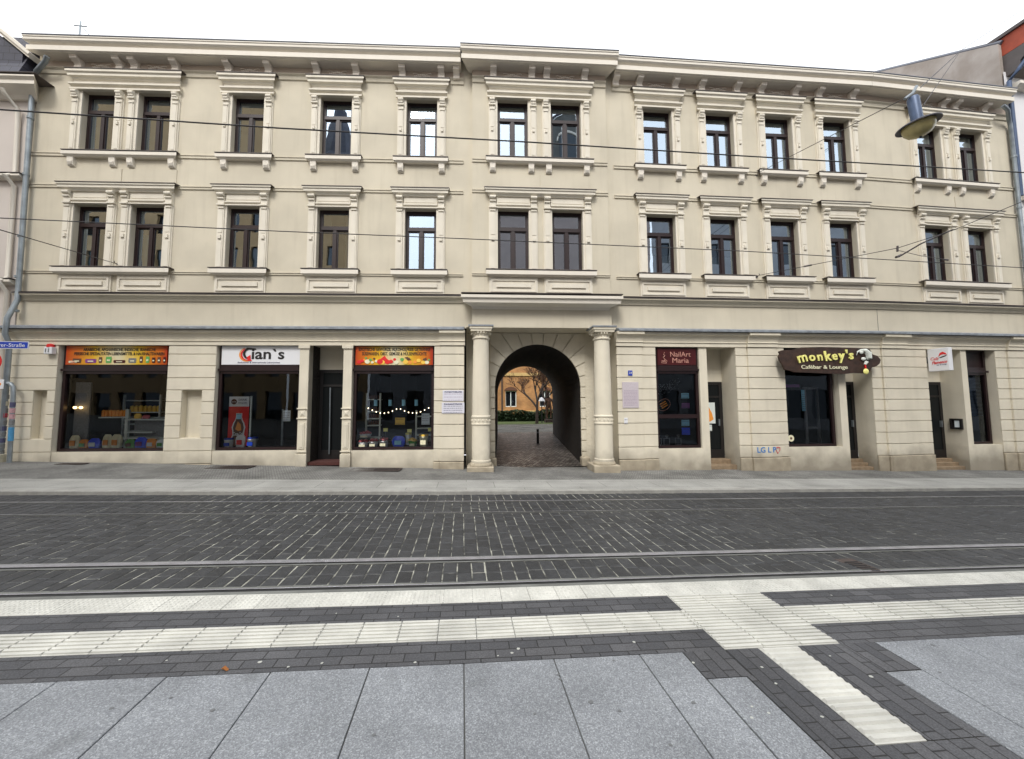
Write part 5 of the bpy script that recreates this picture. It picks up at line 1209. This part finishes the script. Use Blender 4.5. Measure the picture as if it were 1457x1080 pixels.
# camera orientation
th=math.atan(35.9/520.); ps=math.atan((715-657)/520.*math.cos(th)); ro=-.004
Fv=Vector((math.sin(ps)*math.cos(th),math.cos(ps)*math.cos(th),math.sin(th))); Rv=Vector((math.cos(ps),-math.sin(ps),0)); Uv=Rv.cross(Fv)
Rv,Uv=Rv*math.cos(ro)+Uv*math.sin(ro),Uv*math.cos(ro)-Rv*math.sin(ro)
RM=Matrix((Rv,Uv,-Fv)).transposed()
def onwall(seg,u,z,off=.02): return tuple(at(seg,u,off,z))
wire('span_wire',[tuple(Vector((-6.768,6.000,4.299))),onwall('L',3.21,5.51)],.008,'thin guy wire fixed to the wall beside the left windows'); 
for (seg,u,z,lb) in (('L',3.21,5.51,'small wall hook holding the guy wire between the left windows'),('R',4.21,5.41,'wall hook holding a span wire between the first floor windows on the right'),('R',4.38,8.53,'wall hook holding the lamp wire between the top floor windows on the right')):
    k=MB(); k.lathe([(.04,0),(.04,.02)],(0,-.02,0),10,axis='y'); k.tube([(0,-.02,0),(0,-.10,0),(0,-.12,.03),(0,-.10,.05)],.010,6); o=k.build('wall_hook',M['insul'],None,FR[seg]@T(u,0,z)); tag(o,lb,'hook')
J=Vector((10.331,7.400,5.396)); E1=Vector((12.235,6.000,6.147))
wire('span_wire',[onwall('R',4.21,5.41,.12),tuple(J),tuple(Vector((11.106,6.900,5.624))),tuple(E1)],.008,'span wire rising to the right past the right hand first floor windows')
k=MB(); a=Vector(onwall('R',4.21,5.41,.12)); d=J-a; k.tube([a+d*.36,a+d*.37,a+d*.42,a+d*.43],[.012,.022,.022,.012],8); o=k.build('insulator',M['insul']); tag(o,'dark stick insulator in the span wire between right hand windows','insulator')
k=MB(); k.tube([Vector((10.609,7.600,5.266)),Vector((10.834,7.300,5.478)),Vector((11.107,6.900,5.641))],.017,8); k.tube([Vector((10.550,7.600,5.264)),Vector((10.693,7.600,5.323))],.03,6); o=k.build('steady_arm',M['insul']); tag(o,'thick steady arm rod hanging on the lower overhead wire at right','rod')
k=MB(); k.tube([Vector((10.336,7.400,5.448)),Vector((10.323,7.400,5.310))],.022,6); k.tube([Vector((10.326,7.400,5.344)),Vector((11.250,7.600,5.328)),Vector((11.950,7.600,5.268))],.007,5); k.tube([Vector((11.869,7.600,5.265)),Vector((12.030,7.600,5.253))],.02,6); o=k.build('wire_clamp',M['insul']); tag(o,'small clamp joining span wire and lower overhead wire','clamp')
# hanging lamp
LC=Vector((7.564,5.000,6.362))
LP=empty('hanging_street_lamp',tuple(LC),'blue grey street lamp with wide brim and yellowed bowl hung over the street','street lamp')
F=Matrix.Translation(LC)@Matrix.Rotation(math.radians(-7),4,'Y')
k=MB(); k.lathe([(.06,.045),(.16,.02),(.255,-.012),(.268,-.025),(.268,-.04),(.25,-.035),(.19,-.01)],(0,0,0),40); k.build('brim',M['lampdark'],LP,F,smooth=True)
k=MB(); k.lathe([(.20,-.02),(.20,-.06),(.188,-.12),(.145,-.18),(.08,-.215),(.01,-.225)],(0,0,0),32); k.build('bowl',M['bowl'],LP,F,smooth=True)
k=MB(); k.lathe([(.015,-.22),(.022,-.235),(.008,-.255)],(0,0,0),10); k.build('bowl_knob',M['lampdark'],LP,F)
k=MB(); k.lathe([(.09,.0),(.082,.03),(.075,.06),(.075,.44),(.06,.47)],(0,0,0),24); k.build('stem',M['lampblue'],LP,F,smooth=True)
k=MB(); k.tube([(-.16,0,.44),(-.06,0,.50),(.02,0,.54),(.12,0,.66)],.022,8); k.build('hanger',M['zinc'],LP,F,smooth=True)
hk=LC+Vector((.12,0,.66))
wire('lamp_wire',[onwall('R',4.38,8.53,.12),tuple(LC+Vector((-.05,0,.52)))],.007,'thin wire from the wall up to the hanging street lamp')
wire('lamp_wire',[tuple(hk),tuple(Vector((14.538,8.500,12.032))),tuple(Vector((18.957,9.500,15.079))+Vector((0,0,0)))],.008,'left one of two lamp suspension wires rising over the cornice'); wire('lamp_wire',[tuple(LC+Vector((.30,.1,.45))),tuple(Vector((14.367,8.400,11.911)))],.006,'right one of two lamp suspension wires rising over the cornice')
# ------------------------------------------------------------------ street sign pole at left (mostly outside the picture)
SP_=empty('sign_pole',(-8.80,8.0,g(-8.8)),'grey sign pole at far left edge with blue street name sign','sign pole')
MB().tube([(-8.98,8.02,.1),(-8.98,8.02,3.05)],.03,10).build('pole',M['zinc'],SP_,smooth=True)
MB().box(-9.55,-8.345,7.97,7.99,2.825,2.945).build('street_name_sign',M['navy'],SP_)
MB().box(-9.56,-8.335,7.972,7.988,2.815,2.955).build('sign_border',M['white'],SP_)
text('lettering','Ludwig-Wucherer-Straße',.10,T(-8.945,7.968,2.88),M['white'],SP_,depth=.002,width=1.10)
k=MB(); k.lathe([(.20,0),(.20,.012)],(-8.96,7.965,2.56),28,axis='y'); k.build('no_entry_disc',M['red'],SP_); MB().box(-9.10,-8.82,7.958,7.964,2.535,2.585).build('white_bar',M['white'],SP_)
MB().box(-9.10,-8.80,7.965,7.975,2.26,2.46).build('supplement_sign',M['paper'],SP_); MB().poly([(-8.86,2.33),(-8.80,2.36),(-8.80,2.34)],7.960,7.964).build('arrow',M['black'],SP_)
MB().box(-9.10,-8.69,7.965,7.975,2.04,2.22).build('lower_sign',M['white'],SP_); MB().poly(disc(-8.76,2.13,.035,.03),7.960,7.964).build('orange_mark',M['orange'],SP_)
# ------------------------------------------------------------------ small street things
LF=MB(); pts=[(0,0),(.02,.012),(.045,.01),(.05,0),(.042,-.014),(.02,-.012)]
LF.add([(x,y,.004+.012*math.sin(x*90)) for x,y in pts]+[(x,y,.007+.012*math.sin(x*90)) for x,y in pts],[tuple(range(6)),tuple(range(11,5,-1))]+[(i,i+6,(i+1)%6+6,(i+1)%6) for i in range(6)])
tag(LF.build('dry_leaf',M['leaf'],None,T(-1.50,2.60,g(-1.5)+.004)@Matrix.Scale(.9,4)),'small dry brown leaf lying on the dark pavers at left','leaf')
gum=[(1.55,2.42),(1.66,2.05),(1.72,2.0),(1.60,1.98),(1.95,2.2),(2.0,1.95),(-.9,2.62),(-1.3,2.66),(-1.1,2.60),(-.3,2.58),(.25,2.60),(.35,2.62),(.4,2.66),(-1.9,2.72),(1.25,2.66),(3.4,3.15),(-1.0,3.2),(-.5,3.12),(2.55,2.4),(2.62,2.2),(-2.2,2.75),(1.98,2.34)]
for i,(x,y) in enumerate(gum):
    k=MB(); r=random.uniform(.006,.013); n=9; k.poly([(r*math.cos(2*PI*j/n)*random.uniform(.8,1.2),r*.8*math.sin(2*PI*j/n)*random.uniform(.8,1.2)) for j in range(n)],-.0015,.0)
    k.xf(Matrix.Rotation(PI/2,4,'X')); o=k.build('gum_spot',M['gum'],None,T(x,y,g(x)+.0015)); tag(o,'pale trodden chewing gum spot on the dark platform pavers','gum spot','gum spots trodden into the dark pavers')
for i in range(16):
    x=random.uniform(-2.4,3.9); y=random.uniform(1.75,2.5)
    if 1.5<x<3.1: x=random.uniform(-1.5,1.2)
    k=MB(); r=random.uniform(.008,.016); n=9; k.poly([(r*math.cos(2*PI*j/n)*random.uniform(.8,1.2),r*.8*math.sin(2*PI*j/n)*random.uniform(.7,1.2)) for j in range(n)],-.001,.0)
    k.xf(Matrix.Rotation(PI/2,4,'X')); o=k.build('gum_spot',M['oldgum'],None,T(x,y,g(x)+.0028)); tag(o,'dark old chewing gum spot on the grey platform slabs','gum spot','dark gum spots on the grey slabs')
# drain in the road
DR=empty('road_drain',(4.55,3.85,g(4.5)-.06),'rusty slotted drain set in the setts at right','drain'); k=MB()
for i in range(7): k.box(4.43,4.60,3.64+i*.045,3.66+i*.045,g(4.5)-.058,g(4.5)-.052)
k.build('slots',M['groove'],DR); k=MB(); k.box(4.40,4.63,3.62,4.02,g(4.5)-.062,g(4.5)-.0565); k.build('drain_plate',M['grate'],DR)
# ------------------------------------------------------------------ passage floor and courtyard
def gnd(name,x0,x1,y0,y1,mt,zf,nx=14,ny=20):
    b=MB()
    for i in range(nx):
        for j in range(ny):
            q=[]
            for a,c in ((i,j),(i+1,j),(i+1,j+1),(i,j+1)):
                x=x0+(x1-x0)*a/nx; y=y0+(y1-y0)*c/ny; q.append((x,y,zf(x,y)))
            b.quad(*q)
    return tag(b.build(name,mt),kind='structure')
def zf(x,y): return (-.04+.41*min(1,max(0,(y-10.2)/6.3)))+ (.0 if y<16.5 else (y-16.5)*.0)
gnd('passage_floor',.3,5.2,10.15,17.5,M['cobdark'],lambda x,y:zf(x,y)+.003)
gnd('courtyard',-25,40,17.5,26.5,M['cobcourt'],lambda x,y:.373)
gnd('lawn',-25,40,24.5,60,M['grass'],lambda x,y:.382)
BO=empty('bollard',(2.92,14.0,.2),'short dark bollard standing in the passage','bollard'); k=MB(); k.lathe([(.06,0),(.05,.05),(.045,.5),(.055,.53),(.03,.56)],(2.92,14.0,.2),14); k.build('post',M['black'],BO,smooth=True); k=MB(); k.lathe([(.05,.40),(.05,.46)],(2.92,14.0,.2),14); k.build('band',M['stick3'],BO)
# hedge
random.seed(21); k=MB()
for i in range(9000):
    x=random.uniform(0,13); y=29+random.uniform(-.5,.6); h=.85+.22*noise.noise(Vector((x*.8,0,3))); z=.38+random.random()**.7*h
    s=random.uniform(.04,.09); a=random.random()*6.28; t=random.uniform(-.8,.8)
    dx,dy,dz=s*math.cos(a),s*math.sin(a),s*t
    k.add([(x-dx,y-dy,z-dz),(x+dy,y-dx,z+s*.4),(x+dx,y+dy,z+dz),(x-dy,y+dx,z-s*.4)],[(0,1,2,3)])
k.box(0,13,28.8,29.3,.38,.95)
tag(k.build('hedge',M['hedge']),'low dark evergreen hedge in the courtyard behind the lawn','hedge')
# courtyard brick building
CB=empty('brick_building',(6,34,.38),'yellow orange brick building across the courtyard seen through the passage','building')
wins=[(4.05+3.25*i,5.10+3.25*i,1.50,3.0) for i in range(-2,5)]+[(4.05+3.25*i,5.10+3.25*i,5.6,7.4) for i in range(-2,5)]
b=wallmesh(-8,24,.2,10,[w_ for w_ in wins],off=0,depth=.2); b.build('wall',[M['ybrick'],M['ybrick']],CB,T(0,34,0))
for (a,c,d,e) in wins:
    k=MB(); k.box(a,a+.07,.15,.2,d,e); k.box(c-.07,c,.15,.2,d,e); k.box((a+c)/2-.04,(a+c)/2+.04,.15,.2,d,e); k.box(a+.07,c-.07,.15,.2,e-.07,e); k.box(a+.07,c-.07,.15,.2,d,d+.07)
    w_=k.build('window',M['green'] if 0 else M['offwhite'],CB,T(0,34,0)); MB().quad((a,.19,d),(c,.19,d),(c,.19,e),(a,.19,e)).build('pane',M['doorglass'],w_,None)
    k=MB(); n=8
    arc_=[((a+c)/2+(c-a)/2*1.15*math.cos(PI*i/n),e+.02+.35*math.sin(PI*i/n)) for i in range(n+1)]; k.poly(arc_,-.06,.0); k.build('window_arch',M['brown'],CB,T(0,34,0))
k=MB(); k.box(-8,24,-.08,0,.95,1.15); k.box(-8,24,-.10,0,4.4,4.7); k.box(-8,24,-.15,0,9.6,10); k.build('stone_band',M['ytrim'],CB,T(0,34,0))
k=MB(); k.tube([(3.72,33.9,.5),(3.72,33.9,9.6)],.07,8); k.build('downpipe',M['bark'],CB,None)
k=MB(); k.add([(-8.5,33.5,10),(24.5,33.5,10),(24.5,38,13),(-8.5,38,13)],[(0,1,2,3)]); k.build('roof',M['redwood'],CB)
# bare trees
def tree(name,x,y,h,label,seed,crown=1.0,trunk_h=1.6):
    random.seed(seed); r0=empty(name,(x,y,.38),label,'tree','bare trees in the courtyard'); tr=MB(); tw=MB()
    def grow(p,d,l,r,dep):
        q=p+d*l; (tr if dep>3 else tw).tube([p,p.lerp(q,.5)+Vector((random.uniform(-.03,.03)*l,random.uniform(-.03,.03)*l,0)),q],[r,r*.85,r*.7],6 if dep>3 else 3)
        if dep==0: return
        for i in range(3 if dep>1 else 5):
            nd=(d+Vector((random.uniform(-.75,.75),random.uniform(-.75,.75),random.uniform(-.25,.5)))).normalized(); grow(q if i else p.lerp(q,.7),nd,l*random.uniform(.62,.82),r*.62,dep-1)
    grow(Vector((x,y,.35)),Vector((.03,0,1)),trunk_h,.12,6)
    tr.build('trunk',M['bark'],r0); tw.build('crown',M['twig'],r0)
tree('bare_tree',6.35,27.2,5,'bare brown tree beside the statue seen through the passage',4,trunk_h=1.45)
tree('bare_tree',5.2,25.2,5,'bare reddish tree in front of the left courtyard window',9,trunk_h=1.6)
tree('bare_tree',8.9,30.5,5,'bare tree at the right edge of the passage view',15,trunk_h=1.5)
# statue: skinned standing figure
def skinfig(name,pts,edges,rad,mt,parent,M_):
    me=D.meshes.new(name); me.from_pydata(pts,edges,[]); o=D.objects.new(name,me); COL.objects.link(o); attach(o,parent,M_)
    o.modifiers.new('skin','SKIN'); sk=me.skin_vertices[0].data if me.skin_vertices else None
    if sk is None:
        bpy.context.view_layer.objects.active=o; sk=me.skin_vertices[0].data
    for i,r in enumerate(rad): sk[i].radius=(r,r)
    sk[0].use_root=True
    s=o.modifiers.new('sub','SUBSURF'); s.levels=1; s.render_levels=1; me.materials.append(mt); return o
ST=empty('statue',(6.42,26.6,.38),'brown bronze statue of a standing figure in the courtyard','statue')
pts=[(0,0,.95),(0,0,1.15),(0,.0,1.38),(0,0,1.50),(0,-.02,1.62),(.20,0,1.40),(.30,.05,1.12),(.24,-.12,.92),(-.20,0,1.40),(-.32,.02,1.12),(-.38,-.06,.88),(.10,0,.88),(.12,-.04,.48),(.12,0,.08),(.12,-.14,.04),(-.10,0,.88),(-.13,.05,.48),(-.14,.08,.08),(-.14,-.06,.04)]
edg=[(0,1),(1,2),(2,3),(3,4),(2,5),(5,6),(6,7),(2,8),(8,9),(9,10),(0,11),(11,12),(12,13),(13,14),(0,15),(15,16),(16,17),(17,18)]
rad=[.15,.14,.16,.06,.095,.08,.055,.04,.08,.055,.04,.11,.07,.045,.04,.11,.07,.045,.04]
try: skinfig('figure',pts,edg,rad,M['bronze'],ST,T(6.42,26.6,.68))
except Exception as ex: print('skin',ex)
MB().box(6.10,6.74,26.3,26.9,.36,.62).build('pedestal',M['bark'],ST,bevel=.02)
PLm=empty('path_lamp',(5.78,26.2,.38),'courtyard lamp post with white shade left of the statue','lamp post'); MB().tube([(5.78,26.2,.36),(5.78,26.2,1.95)],.035,8).build('post',M['black'],PLm); k=MB(); k.lathe([(.24,1.95),(.22,2.02),(.08,2.20),(.02,2.24)],(5.78,26.2,0),20); k.build('lamp_shade',M['white'],PLm,smooth=True)
# ------------------------------------------------------------------ the other side of the street (seen mirrored in the panes)
def opposite(x0,x1,h,mt,label,rows,yy=-11.0):
    r0=empty('town_house',((x0+x1)/2,yy,0),label,'building','houses on the near side of the street'); ops=[]; n=max(2,int((x1-x0)/2.2)); st=(x1-x0)/n
    for r in range(rows):
        for i in range(n): u=x0+st*(i+.5); z=4.2+r*3.3; ops.append((u-.5,u+.5,z,z+1.9))
    for i in range(n): u=x0+st*(i+.5); ops.append((u-.75,u+.75,.4,2.9))
    Fm=Matrix.Translation((0,yy,0))@Matrix.Scale(-1,4,(0,1,0))
    b=wallmesh(x0,x1,-1,h,ops,off=0,depth=.25); b.xf(Fm); b.build('wall',[M[mt],M[mt]],r0)
    me=None
    for o_ in ops:
        k=MB(); k.box(o_[0],o_[1],.2,.24,o_[2],o_[3]); k.xf(Fm); k.build('window',M['doorglass'],r0)
    k=MB(); k.prism([(0,h-.4),(.2,h-.35),(.5,h-.1),(.5,h),(0,h)],x0,x1); k.xf(Fm); k.build('cornice',M['corn'],r0)
    k=MB(); k.add([(x0,.4,h),(x1,.4,h),(x1,-5,h+3),(x0,-5,h+3)],[(0,1,2,3)]); k.xf(Matrix.Translation((0,yy,0))); k.build('roof',M['roofmetal'],r0)
M['ochre']=mat('ochre_render',(.36,.24,.12),.9,var=.1,vscale=1); M['greyd']=mat('dark_grey_stone',(.13,.13,.12),.9,var=.3,vscale=1); M['greyr']=mat('grey_render',(.30,.31,.33),.9,var=.1,vscale=1); M['pinkr']=mat('pink_grey_render',(.36,.30,.28),.9,var=.1,vscale=1)
opposite(-52,-18.6,31,'ochre','tall ochre corner house on the near side of the street',6); opposite(-18.4,-11.4,20,'ochre','lower ochre house between the tall corner house and the low grey one',4); opposite(-11.2,-.5,11.0,'greyr','low grey town house behind the stop',2); opposite(-.3,15,19,'pinkr','pinkish grey town house right of the stop',3); opposite(15.2,60,20,'greyr','long grey town house far right behind the stop',4)
TW=empty('church_tower',(-19.2,-20,0),'dark church tower with pointed spire mirrored in an upper pane','tower')
MB().box(-21.3,-17.1,-22.2,-18.4,-1,29.5).build('shaft',M['greyr'],TW); k=MB(); k.lathe([(2.7,29.5),(2.0,30.3),(1.1,34.2),(.75,35.2),(.75,36.2),(.2,37.2),(.01,38.2)],(-19.2,-20.2,0),8); k.build('spire',M['slate'],TW)
GT=empty('gabled_church_front',(7.3,-13,0),'grey gabled church front with round arched window mirrored in an upper pane','church')
k=MB(); k.add([(5.2,-13,-1),(9.4,-13,-1),(9.4,-13,28.0),(7.3,-13,29.8),(5.2,-13,28.0),(5.2,-16,-1),(9.4,-16,-1),(9.4,-16,28.0),(7.3,-16,29.8),(5.2,-16,28.0)],[(0,1,2,3,4),(9,8,7,6,5),(0,5,6,1),(1,6,7,2),(2,7,8,3),(3,8,9,4),(4,9,5,0)]); k.build('wall',M['greyd'],GT)
k=MB(); k.poly([(6.5,24.6),(8.1,24.6)]+[(7.3+.8*math.cos(PI*i/10),26.6+.8*math.sin(PI*i/10)) for i in range(11)],-13.02,-12.96); k.build('arched_window',M['doorglass'],GT)
k=MB(); k.tube([(7.3+1.0*math.cos(PI*i/10),-12.95,26.6+1.0*math.sin(PI*i/10)) for i in range(11)],.10,6); k.build('window_arch',M['corn'],GT)
k=MB(); k.tube([(5.0,-12.9,27.95),(7.3,-12.9,29.95),(9.6,-12.9,27.95)],.13,6); k.build('verge',M['slate'],GT)
# ------------------------------------------------------------------ camera, light
cam=D.cameras.new('camera'); co=D.objects.new('camera',cam); COL.objects.link(co)
cam.sensor_fit='HORIZONTAL'; cam.sensor_width=36; cam.lens=520/1457*36; cam.shift_x=(728.5-715)/1457; cam.shift_y=0; cam.clip_start=.05; cam.clip_end=600
co.matrix_world=Matrix.Translation((0,0,1.7))@RM.to_4x4(); S.camera=co
az=math.radians(200); el=math.radians(52)
sun=D.lights.new('sun','SUN'); sun.energy=1.5; sun.angle=math.radians(20); sun.color=(1,.96,.9); so=D.objects.new('sun',sun); COL.objects.link(so)
sd=Vector((-.30,-.80,.95)).normalized(); so.matrix_world=sd.to_track_quat('Z','Y').to_matrix().to_4x4()
w=D.worlds.new('World'); S.world=w; w.use_nodes=True; nt=w.node_tree; N=nt.nodes; L=nt.links
sky=N.new('ShaderNodeTexSky'); sky.sky_type='NISHITA'; sky.sun_disc=False; sky.sun_elevation=math.asin(sd.z); sky.sun_rotation=math.atan2(sd.x,sd.y); sky.dust_density=4; sky.air_density=1
hs=N.new('ShaderNodeHueSaturation'); hs.inputs['Saturation'].default_value=.22; L.new(sky.outputs[0],hs.inputs['Color'])
mx=N.new('ShaderNodeMix'); mx.data_type='RGBA'; mx.inputs['Factor'].default_value=.72; L.new(hs.outputs[0],mx.inputs[6]); 
tc=N.new('ShaderNodeTexCoord'); nz=N.new('ShaderNodeTexNoise'); nz.inputs['Scale'].default_value=2.2; nz.inputs['Detail'].default_value=5; L.new(tc.outputs['Generated'],nz.inputs['Vector'])
cr=N.new('ShaderNodeMapRange'); cr.data_type='FLOAT_VECTOR'; cr.inputs[7].default_value=(.3,.3,.3); cr.inputs[8].default_value=(.7,.7,.7); cr.inputs[9].default_value=(10.5,11.0,11.8); cr.inputs[10].default_value=(14.0,14.2,14.4)
cb=N.new('ShaderNodeCombineXYZ'); 
for i in range(3): L.new(nz.outputs['Fac'],cb.inputs[i])
L.new(cb.outputs[0],cr.inputs[6]); L.new(cr.outputs[1],mx.inputs[7])
bg=N['Background']; bg.inputs['Strength'].default_value=.10; L.new(mx.outputs[2],bg.inputs['Color'])
vs=S.view_settings; vs.view_transform='Standard'; vs.look='None'; vs.gamma=1; vs.exposure=0.70; vs.use_curve_mapping=False
S.render.engine='CYCLES'; S.cycles.max_bounces=8; S.cycles.transparent_max_bounces=12; S.cycles.caustics_reflective=False; S.cycles.caustics_refractive=False
